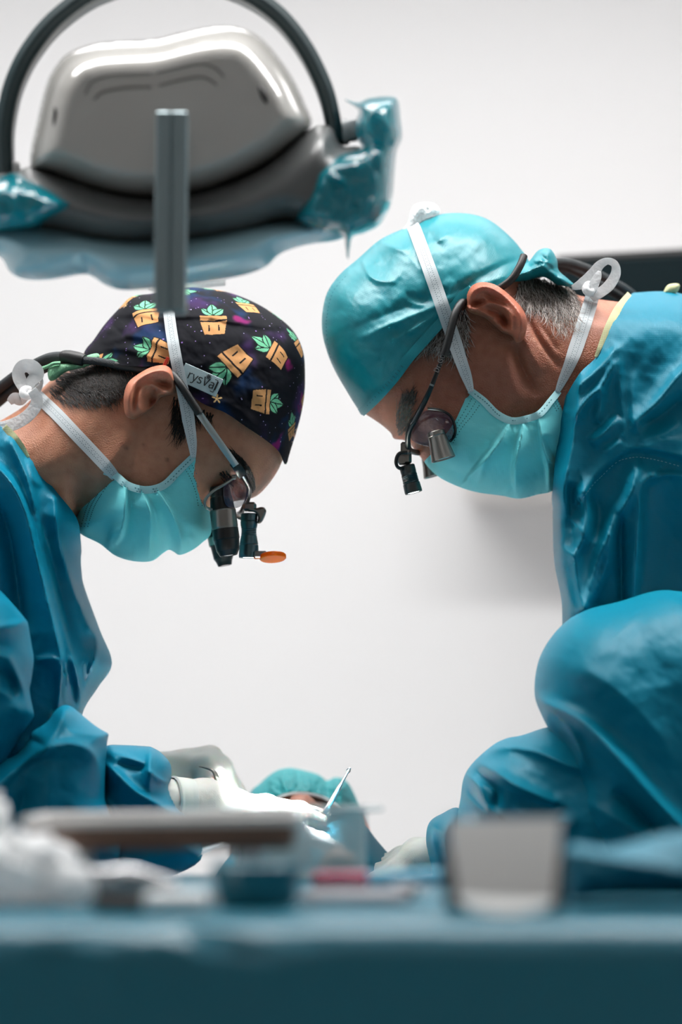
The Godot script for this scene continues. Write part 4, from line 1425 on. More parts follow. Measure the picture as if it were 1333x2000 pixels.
	strap(g, [gf], [1232, 576, 1208, 604, 1188, 640, 1170, 684, 1164, 698], [16, 16, 13, 8, 4], 0.002, 0.03)
	put("neck_binding", g, M.collar, gown)
	g = Geo.new()
	stitches(g, [gf], [1139, 974, 1158, 948, 1174, 932, 1204, 904, 1224, 896, 1250, 893, 1290, 900, 1333, 912], 6.0, 4.0, 1.2, 0.0008)
	put("seam_stitching", g, mat(S(120, 182, 196), 0.7), gown)
	g = Geo.new()
	inflate(g, [1297, 574, 1306, 556, 1328, 555, 1322, 572], {"step": 2.5, "R": 7.0, "front": 0.006, "z0": 0.0, "smooth": 1})
	put("neck_tab", g, M.collar, gown)
	g = Geo.new()
	inflate(g, [1045, 1358, 1050, 1300, 1070, 1255, 1105, 1215, 1150, 1190, 1210, 1175, 1282, 1154, 1340, 1156, 1460, 1170, 1580, 1260, 1580, 1720, 1400, 1790, 1200, 1770, 1100, 1640, 1082, 1500, 1078, 1440, 1060, 1400],
		{"gain": 1.6, "step": 4.5, "R": 165.0, "front": 0.12, "z0": 0.13, "smooth": 5, "noise": 1.6, "noise_px": 60.0, "fade": 9.0,
		"ridges": [[[1046, 1364, 1090, 1384, 1140, 1412, 1200, 1470, 1290, 1570, 1360, 1640], 16.0, 26, 14, 1.5, 0.6], [[1058, 1372, 1090, 1402, 1122, 1440, 1142, 1500], 12.0, 10, 12, 1.5, 0.6], [[1110, 1300, 1180, 1330, 1260, 1400, 1330, 1500], 5.0, 26, 30], [[1070, 1400, 1100, 1440, 1130, 1500], -9.0, 12, 10], [[1230, 1215, 1270, 1260, 1290, 1340], -4.0, 60, 56], [[1280, 1160, 1330, 1180, 1400, 1230], 6.0, 20, 20], [[1140, 1560, 1240, 1620, 1330, 1660], 8.0, 24, 20], [[1200, 1540, 1260, 1600, 1340, 1690], -10.0, 14, 16]]})
	put("sleeve", g, M.gown_old, gown)
	g = Geo.new()
	inflate(g, [1090, 1418, 1020, 1436, 990, 1442, 962, 1456, 924, 1490, 906, 1520, 900, 1560, 893, 1600, 890, 1660, 900, 1730, 1000, 1780, 1200, 1800, 1270, 1700, 1250, 1560, 1180, 1440],
		{"gain": 1.6, "step": 4.0, "R": 105.0, "front": 0.095, "z0": [[1200, 1600, 0.14], [900, 1600, 0.085], [1000, 1500, 0.11]], "smooth": 4, "noise": 1.2, "fade": 8.0,
		"ridges": [[[960, 1462, 1010, 1460, 1060, 1472, 1110, 1494, 1142, 1503], 10.0, 10, 12, 1.5, 0.6], [[940, 1492, 970, 1510, 1010, 1536, 1080, 1566], 12.0, 8, 14, 1.5, 0.5], [[912, 1512, 935, 1535, 946, 1560, 958, 1582, 972, 1592], 9.0, 10, 6, 1.5, 0.6], [[930, 1500, 945, 1520, 972, 1548, 968, 1580], -8.0, 7, 7], [[905, 1530, 918, 1560, 950, 1590, 960, 1600], 7.0, 12, 6], [[1000, 1580, 1060, 1600, 1130, 1610], 5.0, 18, 18]]})
	put("sleeve", g, M.gown_old, gown)
	g = Geo.new()
	inflate(g, [900, 1580, 862, 1590, 840, 1605, 833, 1630, 835, 1660, 845, 1700, 852, 1730, 910, 1740, 930, 1650],
		{"gain": 1.6, "step": 3.0, "R": 40.0, "front": 0.045, "z0": 0.06, "smooth": 3, "noise": 0.8, "fade": 5.0, "ridges": [[[842, 1620, 850, 1660, 860, 1700], 3.0, 8, 6], [[880, 1590, 870, 1640, 880, 1700], 4.0, 10, 8]]})
	put("sleeve_cuff", g, M.gown_old, gown)
	g = Geo.new()
	var b := []
	chain(b, [[870, 1668, 0.055], [815, 1672, 0.04]], 17, 15.5)
	chain(b, [[815, 1664, 0.03], [782, 1684, 0.015]], 13, 11)
	chain(b, [[815, 1678, 0.05], [780, 1698, 0.045]], 13, 11)
	chain(b, [[782, 1684, 0.01], [745, 1698, -0.01], [710, 1706, -0.03], [680, 1704, -0.05]], 9.6, 7)
	chain(b, [[780, 1690, 0.03], [738, 1708, 0.015], [700, 1720, 0.0], [672, 1718, -0.02]], 9.8, 7)
	chain(b, [[778, 1700, 0.045], [736, 1722, 0.035], [700, 1736, 0.02], [676, 1736, 0.0]], 9.2, 6.8)
	chain(b, [[784, 1710, 0.055], [748, 1734, 0.05], [716, 1748, 0.04], [696, 1748, 0.025]], 8.4, 6.2)
	chain(b, [[820, 1666, 0.02], [785, 1676, -0.01], [752, 1690, -0.03], [728, 1700, -0.045]], 11, 8)
	flesh(g, b, 0.0038, 0.006)
	put("glove", g, M.glove, who)

func build_patient() -> void:
	var who := thing("person", "patient lying under a teal drape with a teal bouffant cap between the surgeons", "person", Vector3.ZERO)
	var g := Geo.new()
	var b := []
	var zc := -0.2
	var hc := P(592, 1684, zc)
	var r := 0.066
	b.append([hc, hc + Vector3(0, -0.012, 0.03), r, r * 0.9])
	b.append([hc + Vector3(0, 0.03, 0.01), hc + Vector3(0, 0.0, -0.03), r * 0.8, r])
	b.append([hc + Vector3(0, -0.02, 0.07), hc + Vector3(0, -0.05, 0.17), 0.05, 0.055])
	b.append([hc + Vector3(-0.16, -0.12, 0.25), hc + Vector3(0.16, -0.12, 0.25), 0.062, 0.062])
	b.append([hc + Vector3(0, -0.14, 0.25), hc + Vector3(0, -0.16, 0.4), 0.1, 0.1])
	b.append([hc + Vector3(-0.17, -0.13, 0.25), hc + Vector3(-0.2, -0.2, 0.45), 0.05, 0.042])
	b.append([hc + Vector3(0.17, -0.13, 0.25), hc + Vector3(0.2, -0.2, 0.45), 0.05, 0.042])
	b.append([hc + Vector3(0, 0.04, 0.066), hc + Vector3(0, 0.055, 0.085), 0.012, 0.014])     # nose
	flesh(g, b, 0.010, 0.03)
	for k in g.c.size():
		g.c[k] = SL(206, 150, 132)
	put("body", g, M.skin_patient, who)
	g = Geo.new()
	var cf := inflate(g, [486, 1556, 508, 1530, 535, 1508, 560, 1500, 582, 1502, 620, 1512, 640, 1524, 655, 1518, 675, 1524, 690, 1545, 703, 1580, 712, 1640, 640, 1700, 560, 1700, 480, 1640],
		{"clip": [470, 1572, 500, 1520, 535, 1490, 560, 1480, 600, 1480, 640, 1495, 680, 1500, 720, 1560, 725, 1650, 690, 1650, 672, 1590, 655, 1568, 630, 1554, 600, 1547, 570, 1547, 545, 1554, 520, 1570, 500, 1620, 470, 1620],
		"step": 2.6, "R": 80.0, "front": 0.078, "back": 0.08, "z0": zc, "smooth": 3, "noise": 4.0, "noise_px": 15.0, "fade": 9.0,
		"ridges": [[[556, 1504, 552, 1525, 566, 1548], 4.0, 5, 5], [[578, 1505, 584, 1525, 580, 1545], -4.0, 5, 5], [[600, 1510, 606, 1530, 600, 1548], 3.5, 5, 5], [[538, 1516, 532, 1535, 540, 1552], 3.5, 5, 5], [[648, 1522, 640, 1540, 650, 1560], -5.0, 5, 5], [[676, 1530, 668, 1555, 664, 1580], 5.0, 5, 5], [[690, 1552, 684, 1575, 690, 1600], -4.0, 5, 5]],
		"bumps": [[660, 1535, 6.0, 14, 12]]})
	var cap := put("bouffant_cap", g, M.bouffant, who)
	g = Geo.new()
	strap(g, [cf], [520, 1572, 545, 1557, 570, 1550, 600, 1550, 630, 1557, 655, 1571, 672, 1592], [4, 5, 6, 6, 5], 0.002, -0.13)
	put("elastic_band", g, M.white_cloth, cap)
	g = Geo.new()
	inflate(g, [470, 1650, 560, 1626, 640, 1606, 690, 1600, 715, 1614, 736, 1640, 762, 1670, 790, 1700, 830, 1800, 820, 1900, 380, 1900, 400, 1760],
		{"step": 5.0, "R": 90.0, "front": 0.10, "back": 0.08, "z0": -0.06, "smooth": 4, "noise": 2.0, "noise_px": 50.0, "ridges": [[[690, 1610, 715, 1650, 735, 1700], 4.0, 10, 6], [[720, 1630, 745, 1665, 752, 1700], -2.0, 4, 4]]})
	put("chest_drape", g, M.drape, who)
	# sheet over the trunk
	g = Geo.new()
	var sn_ := 40
	for j in sn_ + 1:
		for i in sn_ + 1:
			var u := float(i) / sn_ * 2.0 - 1.0
			var w := float(j) / sn_
			var y := hc.y - 0.028 - 0.02 * smoothstep(0.25, 0.0, w) - 0.05 * u * u - 0.2 * pow(absf(u), 5.0) + 0.006 * nz.get_noise_2d(u * 3.0, w * 4.0)
			g.add(Vector3(hc.x + u * 0.2, y, lerpf(-0.03, 0.31, w)))
	for j in sn_:
		for i in sn_:
			var q := j * (sn_ + 1) + i
			g.quad(q, q + 1, q + sn_ + 2, q + sn_ + 1)
	put("body_drape", g, M.drape, who)
	# white gauze under the hands, mostly hidden, placed to bounce light onto the masks
	g = Geo.new()
	var o0 := P(530, 1606, 0.0)
	var nn := 30
	for j in nn + 1:
		for i in nn + 1:
			var u := float(i) / nn * 2.0 - 1.0
			var w := float(j) / nn * 2.0 - 1.0
			var wob := 1.0 + 0.08 * nz.get_noise_2d(u * 2.0, w * 2.0 + 40.0)
			g.add(o0 + Vector3(u * 0.066 * wob, 0.003 * nz.get_noise_2d(u * 3.0, w * 3.0) - 0.018 * u * u - 0.012 * w * w, w * 0.12 * wob - 0.01))
	for j in nn:
		for i in nn:
			var q := j * (nn + 1) + i
			g.quad(q, q + 1, q + nn + 2, q + nn + 1)
	put("bounce_gauze", g, M.white_cloth, who)
	# the chair that carries the patient, hidden below the table
	var t := thing("dental_chair", "padded dental chair carrying the patient below the instrument table", "chair", Vector3(-0.03, 0, 0.0))
	g = Geo.new()
	var y0 := hc.y - 0.26
	box_at(g, Vector3(0, y0 - 0.03, 0.06), Vector3(0.34, 0.07, 0.48), 0.02)
	put("seat_pad", g, M.lamp_grey, t)
	g = Geo.new()
	box_at(g, Vector3(0, hc.y - 0.105, -0.22), Vector3(0.2, 0.08, 0.2), 0.02)
	put("headrest", g, M.lamp_grey, t)
	g = Geo.new()
	tube(g, [Vector3(0, hc.y - 0.13, -0.22), Vector3(0, y0 - 0.02, -0.12)], 0.025, 12)
	put("headrest_bar", g, M.frame, t)
	g = Geo.new()
	box_at(g, Vector3(0, (y0 - 0.06) * 0.5, 0.05), Vector3(0.2, y0 - 0.06, 0.28), 0.02)
	put("pedestal", g, M.white_plastic, t)
	g = Geo.new()
	box_at(g, Vector3(0, 0.03, 0.05), Vector3(0.3, 0.06, 0.46), 0.02)
	put("foot_plate", g, M.white_plastic, t)

# ---------------------------------------------------------------- loupes
func px_lathe(g: Geo, a: Vector3, b: Vector3, prof: Array, scale: float) -> void:     # profile in pixels along a -> b
	var p := []
	for q in prof:
		p.append([q[0] / scale, q[1] / scale])
	lathe(g, a, b, p)

func head_spot(at: Vector3, towards: Vector3, parent: Node, energy: float) -> void:
	var l := SpotLight3D.new()
	l.name = "headlight_beam"
	l.spot_angle = 12.0
	l.spot_range = 6.0
	l.spot_attenuation = 2.0
	l.spot_angle_attenuation = 0.6
	l.light_energy = energy
	l.light_color = Color(0.95, 0.99, 1.0)
	l.light_size = 0.006
	l.shadow_enabled = true
	parent.add_child(l)
	l.look_at_from_position(at, towards)

const SITE := Vector2(545, 1592)
func build_young_loupes() -> void:
	var t := thing("magnifying_loupes", "younger surgeon's silver-armed loupes with long black telescopes and orange filter", "loupes", Vector3.ZERO)
	var s := ppm(0.04)
	var g := Geo.new()
	var zt := 0.052
	for far in [false, true]:
		var z := -0.018 if far else zt
		var a := P(418, 985, z) if far else P(429, 950, z)
		var b := P(441, 1112, z) if far else P(447, 1086, z)
		var tel: MeshInstance3D
		g = Geo.new()
		if far:
			px_lathe(g, a, b, [[0, 0], [0, 19], [40, 23], [66, 24], [84, 24], [84, 22], [110, 20], [118, 16], [122, 15], [126, 14], [126, 12.5], [124, 12.5]], s)
		else:
			px_lathe(g, a, b, [[0, 0], [0, 18], [8, 20], [20, 21], [22, 22], [46, 24], [46, 22], [84, 22], [84, 25.5], [104, 26], [106, 25], [126, 22.5], [128, 21.5], [135, 18], [137, 17], [137, 15.5], [135, 15.5]], s)
		tel = put("telescope", g, M.black, t)
		g = Geo.new()
		var ax := (b - a).normalized()
		if not far:
			px_lathe(g, a, b, [[46.5, 22], [46.5, 25], [49, 25.6], [80, 25.6], [83.5, 25], [83.5, 22]], s)
			put("metal_ring", g, M.gun, tel)
		else:
			px_lathe(g, a, b, [[66, 23.5], [66.2, 24.8], [82, 24.8], [82.2, 23.5]], s)
			put("metal_ring", g, M.gun, tel)
		g = Geo.new()
		px_lathe(g, a, b, [[122.0 if far else 134.0, 12.6 if far else 15.6], [125.5 if far else 136.4, 8], [126.2 if far else 137.2, 0]], s)
		put("objective_lens", g, M.objective, tel)
	# temple arm
	g = Geo.new()
	var za := 0.086
	var pts := [P(388, 806, za), P(412, 840, za), P(436, 874, za - 0.004), P(461, 909, za - 0.012)]
	var sd := []
	for k in pts.size():
		sd.append((P(406, 800, za) - P(394, 808, za)) * 0.46)
	ribbon(g, pts, sd, 0.0022)
	put("temple_arm", g, M.silver, t)
	g = Geo.new()
	tube(g, spline3([P(300, 722, 0.079), P(332, 728, 0.083), P(346, 742, 0.088), P(360, 762, 0.09), P(390, 808, 0.087)], 5), 0.0036, 10)
	put("temple_sleeve", g, M.rubber, t)
	g = Geo.new()
	pts = [P(457, 904, 0.074), P(466, 916, 0.07), P(474, 928, 0.064)]
	sd = []
	for k in 3:
		sd.append((P(406, 800, za) - P(394, 808, za)) * 0.62)
	ribbon(g, pts, sd, 0.004)
	tube(g, spline3([P(470, 922, 0.064), P(480, 938, 0.055), P(487, 955, 0.045), P(484, 975, 0.03), P(477, 990, 0.015), P(472, 1000, 0.0), P(466, 1004, -0.02)], 4), 0.0024, 8)
	put("frame", g, M.black, t)
	g = Geo.new()
	tube(g, spline3([P(458, 932, 0.066), P(440, 945, 0.072), P(418, 958, 0.072), P(404, 972, 0.07), P(400, 983, 0.068), P(404, 992, 0.066), P(414, 995, 0.062)], 5), 0.0013, 8)
	box_at(g, P(457, 932, 0.067), Vector3(0.004, 0.004, 0.003), 0.0008)
	put("lens_rim", g, M.gun, t)
	g = Geo.new()
	inflate(g, [438, 945, 462, 925, 478, 932, 486, 955, 480, 980, 462, 992, 440, 985], {"step": 2.5, "R": 30.0, "front": 0.003, "back": 0.0, "z0": [[440, 960, 0.07], [484, 955, 0.045]], "smooth": 1})
	put("lens", g, M.lens, t)
	# bracket and headlight
	g = Geo.new()
	box_at(g, P(488, 990, 0.02), Vector3(0.012, 0.008, 0.012), 0.002)
	var br := [P(492, 990, 0.024), P(505, 997, 0.024), P(516, 994, 0.024), P(519, 1001, 0.024), P(512, 1018, 0.024), P(503, 1020, 0.024)]
	inflate(g, [486, 986, 500, 992, 510, 990, 518, 992, 520, 1002, 512, 1020, 503, 1022, 504, 1010, 498, 1001, 484, 998], {"step": 2.0, "R": 3.5, "front": 0.004, "back": 0.004, "z0": 0.022, "smooth": 1})
	tube(g, [P(513, 998, 0.025), P(513, 998, 0.029)], 0.002, 10)
	tube(g, spline3([P(462, 1008, 0.0), P(470, 1012, 0.012), P(480, 1010, 0.02)], 3), 0.0016, 8)
	put("bracket", g, M.gun, t)
	g = Geo.new()
	var zl := 0.02
	var la := P(487, 1003, zl)
	var lb := P(486, 1092, zl)
	px_lathe(g, la, lb, [[0, 0], [0, 15], [1.5, 16.5], [14, 17], [15, 16], [16, 17.2], [24, 16.5], [30, 15.2], [31, 14.4], [32, 15.2], [34, 14.9], [35, 14.2], [36, 15.0], [38, 15.0], [39, 14.3], [40, 15.2], [42, 15.4], [43, 14.6], [44, 15.6], [52, 17], [60, 18.6], [62, 18], [63, 19], [84, 19.6], [88, 19], [88, 17], [85, 16.5]], s)
	var light := put("headlight", g, M.anod, t)
	g = Geo.new()
	px_lathe(g, la, lb, [[85, 17], [87, 12], [87.6, 0]], s)
	put("light_window", g, M.glow, light)
	g = Geo.new()
	bevel_box(g, Vector3(0.011, 0.006, 0.006), 0.001, Transform3D(Basis(), P(509, 1083, zl + 0.006)))
	put("filter_hinge", g, M.gun, light)
	g = Geo.new()
	var oc := P(533, 1088, zl + 0.004)
	lathe(g, oc + Vector3(0, 0.002, 0.0), oc + Vector3(0.0004, -0.004, 0.0014), [[0, 0], [0, 0.011], [0.0008, 0.0118], [0.0034, 0.0118], [0.0042, 0.011], [0.0042, 0]], 28)
	box_at(g, P(507, 1087, zl + 0.005), Vector3(0.010, 0.0045, 0.006), 0.001)
	put("orange_filter", g, M.orange, light)
	head_spot(P(486, 1094, zl), P(SITE.x, SITE.y, 0.0), t, 3.0)
	# cords
	g = Geo.new()
	tube(g, spline3([P(290, 722, 0.076), P(262, 718, 0.072), P(236, 715, 0.066), P(228, 714, 0.064)], 5), 0.0042, 10)
	put("cord_sleeve", g, M.rubber, t)
	g = Geo.new()
	tube(g, spline3([P(165, 704, 0.05), P(148, 700, 0.047), P(132, 697, 0.044), P(120, 698, 0.042)], 4), [0.0052, 0.0058, 0.006, 0.0062, 0.0062, 0.0062, 0.0062, 0.0062, 0.006, 0.006, 0.0058, 0.0055, 0.005], 12)
	put("cord_joint", g, M.rubber, t)
	g = Geo.new()
	tube(g, spline3([P(232, 714, 0.065), P(200, 707, 0.058), P(162, 703, 0.05)], 6), 0.0035, 10)
	put("braided_cord", g, M.cord, t)
	g = Geo.new()
	tube(g, spline3([P(122, 697, 0.042), P(95, 700, 0.035), P(60, 716, 0.025), P(25, 738, 0.01), P(-40, 790, -0.03), P(-120, 860, -0.08), P(-150, 1000, -0.14)], 8), 0.0048, 12)
	put("braided_cord", g, M.cord, t)
	g = Geo.new()
	tube(g, spline3([P(122, 703, 0.038), P(100, 712, 0.03), P(62, 732, 0.018), P(35, 756, 0.005), P(0, 782, -0.02), P(-60, 840, -0.06), P(-130, 1000, -0.12)], 8), 0.0048, 12)
	put("braided_cord", g, M.cord, t)

func build_old_loupes() -> void:
	var t := thing("magnifying_loupes", "older surgeon's black-armed loupes with short conical steel telescopes", "loupes", Vector3.ZERO)
	var s := ppm(0.04)
	var g := Geo.new()
	for far in [false, true]:
		var z := -0.012 if far else 0.078
		var a := P(833, 880, z) if far else P(851, 842, z)
		var b := P(848, 932, z) if far else P(867, 897, z)
		g = Geo.new()
		if far:
			px_lathe(g, a, b, [[0, 0], [0, 12], [30, 16], [52, 20.5], [54, 20.5], [54, 19], [51, 18.5]], s)
		else:
			px_lathe(g, a, b, [[0, 0], [0, 15], [2, 17], [9, 17.4], [10, 16.6], [12, 17.5], [54, 23.5], [57, 24], [57, 22.5], [54, 22]], s)
		var tel := put("telescope", g, M.gun, t)
		g = Geo.new()
		px_lathe(g, a, b, [[51.0 if far else 54.0, 18.5 if far else 22.0], [52.5 if far else 55.6, 10], [52.8 if far else 56.0, 0]], s)
		put("objective_lens", g, M.objective, tel)
	g = Geo.new()
	var pts := spline3([P(869, 690, 0.092), P(857, 720, 0.092), P(845, 750, 0.09), P(832, 780, 0.084), P(820, 803, 0.076), P(808, 826, 0.066)], 4)
	var sd := []
	for k in pts.size():
		var u := float(k) / (pts.size() - 1)
		sd.append(Vector3(0.93, 0.36, 0.0) * lerpf(0.0022, 0.003, u))
	ribbon(g, pts, sd, 0.0022)
	var arm := put("temple_arm", g, M.black, t)
	var tx := (P(857, 720, 0.094) - P(845, 750, 0.094)).normalized()
	var tz := Vector3(0, 0, 1)
	var ty := tz.cross(tx).normalized()
	write(arm, "Dr.Göni", 0.0042, P(861, 704, 0.0935) , Basis(tx, ty, tx.cross(ty)), mat(S(150, 140, 138), 0.5))
	g = Geo.new()
	bevel_box(g, Vector3(0.0016, 0.0036, 0.0006), 0.0002, Transform3D(Basis(tx, ty, tx.cross(ty)), P(844, 752, 0.0915)))
	put("arm_mark", g, mat(S(120, 130, 130), 0.5), arm)
	g = Geo.new()
	tube(g, spline3([P(1024, 500, 0.072), P(1016, 520, 0.077), P(1000, 545, 0.079), P(978, 562, 0.076), P(960, 572, 0.07)], 5), 0.0034, 10)
	put("temple_sleeve", g, M.rubber, t)
	g = Geo.new()
	tube(g, spline3([P(918, 585, 0.074), P(902, 592, 0.085), P(890, 612, 0.092), P(882, 640, 0.094), P(874, 672, 0.094), P(867, 694, 0.093)], 5), 0.0036, 10)
	put("temple_sleeve", g, M.rubber, t)
	g = Geo.new()
	tube(g, spline3([P(810, 822, 0.066), P(800, 840, 0.06), P(797, 860, 0.052), P(800, 878, 0.04), P(815, 884, 0.02), P(830, 884, 0.0), P(840, 888, -0.02)], 4), 0.0026, 8)
	tube(g, spline3([P(836, 798, 0.078), P(860, 801, 0.08), P(880, 812, 0.079), P(889, 832, 0.077), P(889, 850, 0.074), P(880, 862, 0.07)], 5), 0.0012, 8)
	put("frame", g, M.black, t)
	g = Geo.new()
	inflate(g, [810, 825, 830, 803, 858, 802, 880, 814, 888, 836, 880, 862, 850, 872, 820, 868, 803, 855], {"step": 2.5, "R": 30.0, "front": 0.004, "back": 0.0, "z0": [[806, 850, 0.056], [885, 835, 0.076]], "smooth": 1})
	put("lens", g, M.lens, t)
	g = Geo.new()
	box_at(g, P(793, 876, 0.04), Vector3(0.009, 0.011, 0.01), 0.0015)
	box_at(g, P(790, 895, 0.036), Vector3(0.013, 0.012, 0.01), 0.0025)
	tube(g, [P(786, 898, 0.04), P(786, 898, 0.044)], 0.0034, 12)
	put("bracket", g, M.gun, t)
	g = Geo.new()
	var la := P(795, 909, 0.036)
	var lb := P(809, 964, 0.036)
	px_lathe(g, la, lb, [[0, 0], [0, 14], [1.5, 15.5], [12, 15.5], [17, 15], [21, 16], [23, 15], [24, 16.2], [26, 15.2], [27, 16.3], [29, 15.2], [30, 16.4], [32, 15.2], [33, 16.5], [36, 15.4], [37, 17], [53, 17.6], [56, 17], [56, 15.5], [54, 15.2]], s)
	var light := put("headlight", g, M.anod.duplicate(), t)
	(light.material_override as StandardMaterial3D).albedo_color = S(80, 84, 84)
	g = Geo.new()
	px_lathe(g, la, lb, [[54, 15.5], [55.4, 10], [56, 0]], s)
	put("light_window", g, M.glow, light)
	head_spot(P(810, 967, 0.036), P(SITE.x - 10, SITE.y, 0.03), t, 3.0)
	g = Geo.new()
	tube(g, spline3([P(796, 884, 0.046), P(780, 886, 0.046), P(774, 900, 0.046), P(777, 912, 0.046), P(786, 916, 0.042)], 5), 0.0016, 8)
	put("lamp_wire", g, M.rubber, t)
	g = Geo.new()
	tube(g, spline3([P(1030, 530, -0.02), P(1090, 512, -0.03), P(1140, 522, -0.04), P(1185, 545, -0.05), P(1235, 575, -0.08), P(1300, 640, -0.14)], 7), 0.0042, 12)
	put("braided_cord", g, M.cord, t)
	g = Geo.new()
	tube(g, spline3([P(1030, 545, -0.03), P(1090, 522, -0.04), P(1130, 532, -0.05), P(1175, 560, -0.06), P(1220, 585, -0.09), P(1300, 660, -0.15)], 7), 0.0042, 12)
	put("braided_cord", g, M.cord, t)

# ---------------------------------------------------------------- dental lamp
func build_dental_lamp() -> void:
	var z := 0.27
	var t := thing("dental_lamp", "white dental operating lamp with curved grey yoke and teal-wrapped handles", "lamp", Vector3.ZERO)
	var g := Geo.new()
	var hf := inflate(g, [60, 332, 58, 300, 68, 250, 82, 190, 98, 145, 130, 105, 180, 85, 230, 79, 300, 75, 350, 63, 410, 51, 462, 51, 500, 66, 532, 95, 572, 150, 602, 212, 611, 240, 592, 264, 540, 310, 480, 345, 420, 369, 370, 382, 300, 389, 240, 386, 180, 371, 120, 347, 80, 333],
		{"step": 3.2, "R": 62.0, "front": 0.075, "back": 0.075, "z0": z, "smooth": 14, "fade": 6.0})
	var house := put("housing", g, M.lamp_white, t)
	for slot in [[166, 184, 180, 160, 215, 147, 260, 144, 296, 143], [186, 194, 200, 180, 240, 172, 296, 169], [308, 142, 350, 132, 392, 124, 420, 132, 438, 150], [312, 167, 350, 157, 390, 150, 410, 156, 424, 166]]:
		g = Geo.new()
		strap(g, [hf], slot, [4, 5, 5, 4], 0.0003, z)
		put("vent_slot", g, M.lamp_groove, house)
	for hole in [[107, 208, 112, 222, 112, 240, 107, 257, 103, 240, 104, 222], [506, 166, 516, 176, 523, 192, 522, 203, 514, 196, 507, 182]]:
		g = Geo.new()
		inflate(g, hole, {"step": 1.6, "R": 4.0, "front": 0.002, "back": 0.004, "z0": zat(hf, hole[0], hole[1] + 20, z), "smooth": 1})
		put("oval_slot", g, M.black, house)
	g = Geo.new()
	inflate(g, [-60, 350, 30, 335, 62, 325, 120, 340, 300, 380, 480, 338, 600, 256, 628, 244, 650, 250, 668, 284, 700, 286, 722, 300, 715, 380, 690, 425, 640, 452, 560, 432, 500, 450, 430, 465, 370, 471, 250, 476, 180, 470, 120, 456, 40, 448, -60, 452],
		{"step": 4.5, "R": 60.0, "front": 0.074, "back": 0.074, "z0": z, "smooth": 5, "fade": 6.0})
	put("base_ring", g, M.lamp_grey, t)
	g = Geo.new()
	inflate(g, [-80, 440, 20, 430, 120, 440, 250, 460, 370, 455, 500, 430, 600, 425, 690, 418, 672, 464, 600, 478, 560, 490, 540, 502, 525, 518, 500, 530, 460, 541, 370, 555, 300, 563, 240, 566, 205, 556, 180, 540, 160, 536, 100, 546, 50, 546, 20, 532, 0, 502, -50, 480],
		{"step": 4.5, "R": 60.0, "front": 0.066, "back": 0.07, "z0": z, "smooth": 5, "fade": 8.0,
		"ridges": [[[45, 520, 60, 508, 85, 505], -3.0, 7, 6], [[150, 500, 170, 520, 180, 540], -5.0, 12, 14], [[540, 500, 530, 480, 545, 460], -3.0, 8, 10]]})
	put("lower_cover", g, M.lamp_cover, t)
	# yoke arch
	g = Geo.new()
	var arch := spline3([P(14, 352, z), P(10, 300, z), P(12, 240, z), P(28, 168, z), P(62, 100, z), P(118, 36, z), P(200, -16, z), P(330, -48, z), P(450, -22, z), P(535, 26, z), P(592, 92, z), P(632, 170, z), P(650, 235, z), P(655, 284, z)], 6)
	var sd := []
	for k in arch.size():
		var d: Vector3 = (arch[mini(k + 1, arch.size() - 1)] - arch[maxi(k - 1, 0)]).normalized()
		sd.append(d.cross(Vector3(0, 0, 1)).normalized() * 0.0062)
	ribbon(g, arch, sd, 0.024)
	tube(g, arch, 0.0058, 12)
	put("yoke", g, M.lamp_arc, t)
	g = Geo.new()
	lathe(g, P(640, 262, z), P(735, 250, z), [[0, 0], [0, 0.008], [0.006, 0.0105], [0.016, 0.0105], [0.0162, 0.0085], [0.03, 0.0085], [0.03, 0]], 24)
	put("pivot", g, M.frame, t)
	g = Geo.new()
	lathe(g, P(40, 336, z), P(-40, 350, z), [[0, 0], [0, 0.008], [0.006, 0.0105], [0.016, 0.0105], [0.016, 0]], 24)
	put("pivot", g, M.frame, t)
	# ceiling mount: the yoke hangs from an arm outside the picture
	g = Geo.new()
	var top := P(330, -48, z)
	tube(g, [top, top + Vector3(0, 0.12, -0.02), Vector3(top.x, CEIL - 0.02, z - 0.05)], 0.016, 14)
	box_at(g, Vector3(top.x, CEIL - 0.015, z - 0.05), Vector3(0.16, 0.03, 0.16), 0.008)
	put("ceiling_arm", g, M.frame, t)
	# upright bar in front
	g = Geo.new()
	var zb := z + 0.10
	var a := P(337, 222, zb)
	var b := P(333, 612, zb)
	var c := (a + b) * 0.5
	var w := 64.0 / ppm(zb)
	var by := (a - b).normalized()
	var bx := Vector3(0, 0, 1).cross(by).normalized() * -1.0
	bx = by.cross(Vector3(0, 0, 1)).normalized()
	var bs := Basis(bx, by, bx.cross(by))
	bevel_box(g, Vector3(w * 0.49, a.distance_to(b), 0.016), 0.0012, Transform3D(bs, c - bx * w * 0.25))
	bevel_box(g, Vector3(w * 0.49, a.distance_to(b), 0.016), 0.0012, Transform3D(bs, c + bx * w * 0.25))
	bevel_box(g, Vector3(0.012, 0.05, 0.03), 0.001, Transform3D(bs, c + Vector3(0, -0.005, -0.02)))
	put("upright_bar", g, M.lamp_bar, t)
	# film wrapped round the two side handles
	g = Geo.new()
	inflate(g, [-70, 360, -20, 348, 30, 336, 60, 346, 100, 362, 140, 385, 156, 400, 130, 420, 95, 436, 70, 450, 20, 456, -60, 458],
		{"step": 3.0, "R": 40.0, "front": 0.10, "back": 0.085, "z0": z, "smooth": 2, "noise": 3.0, "noise_px": 34.0, "fade": 10.0,
		"ridges": [[[30, 340, 70, 362, 120, 392], 4.0, 6, 6], [[90, 432, 130, 412, 150, 400], 5.0, 8, 6], [[-20, 370, 20, 380, 30, 410], 5.0, 8, 8], [[0, 440, 40, 420, 80, 425], -5.0, 8, 8]]})
	put("handle_film", g, M.film, t)
	g = Geo.new()
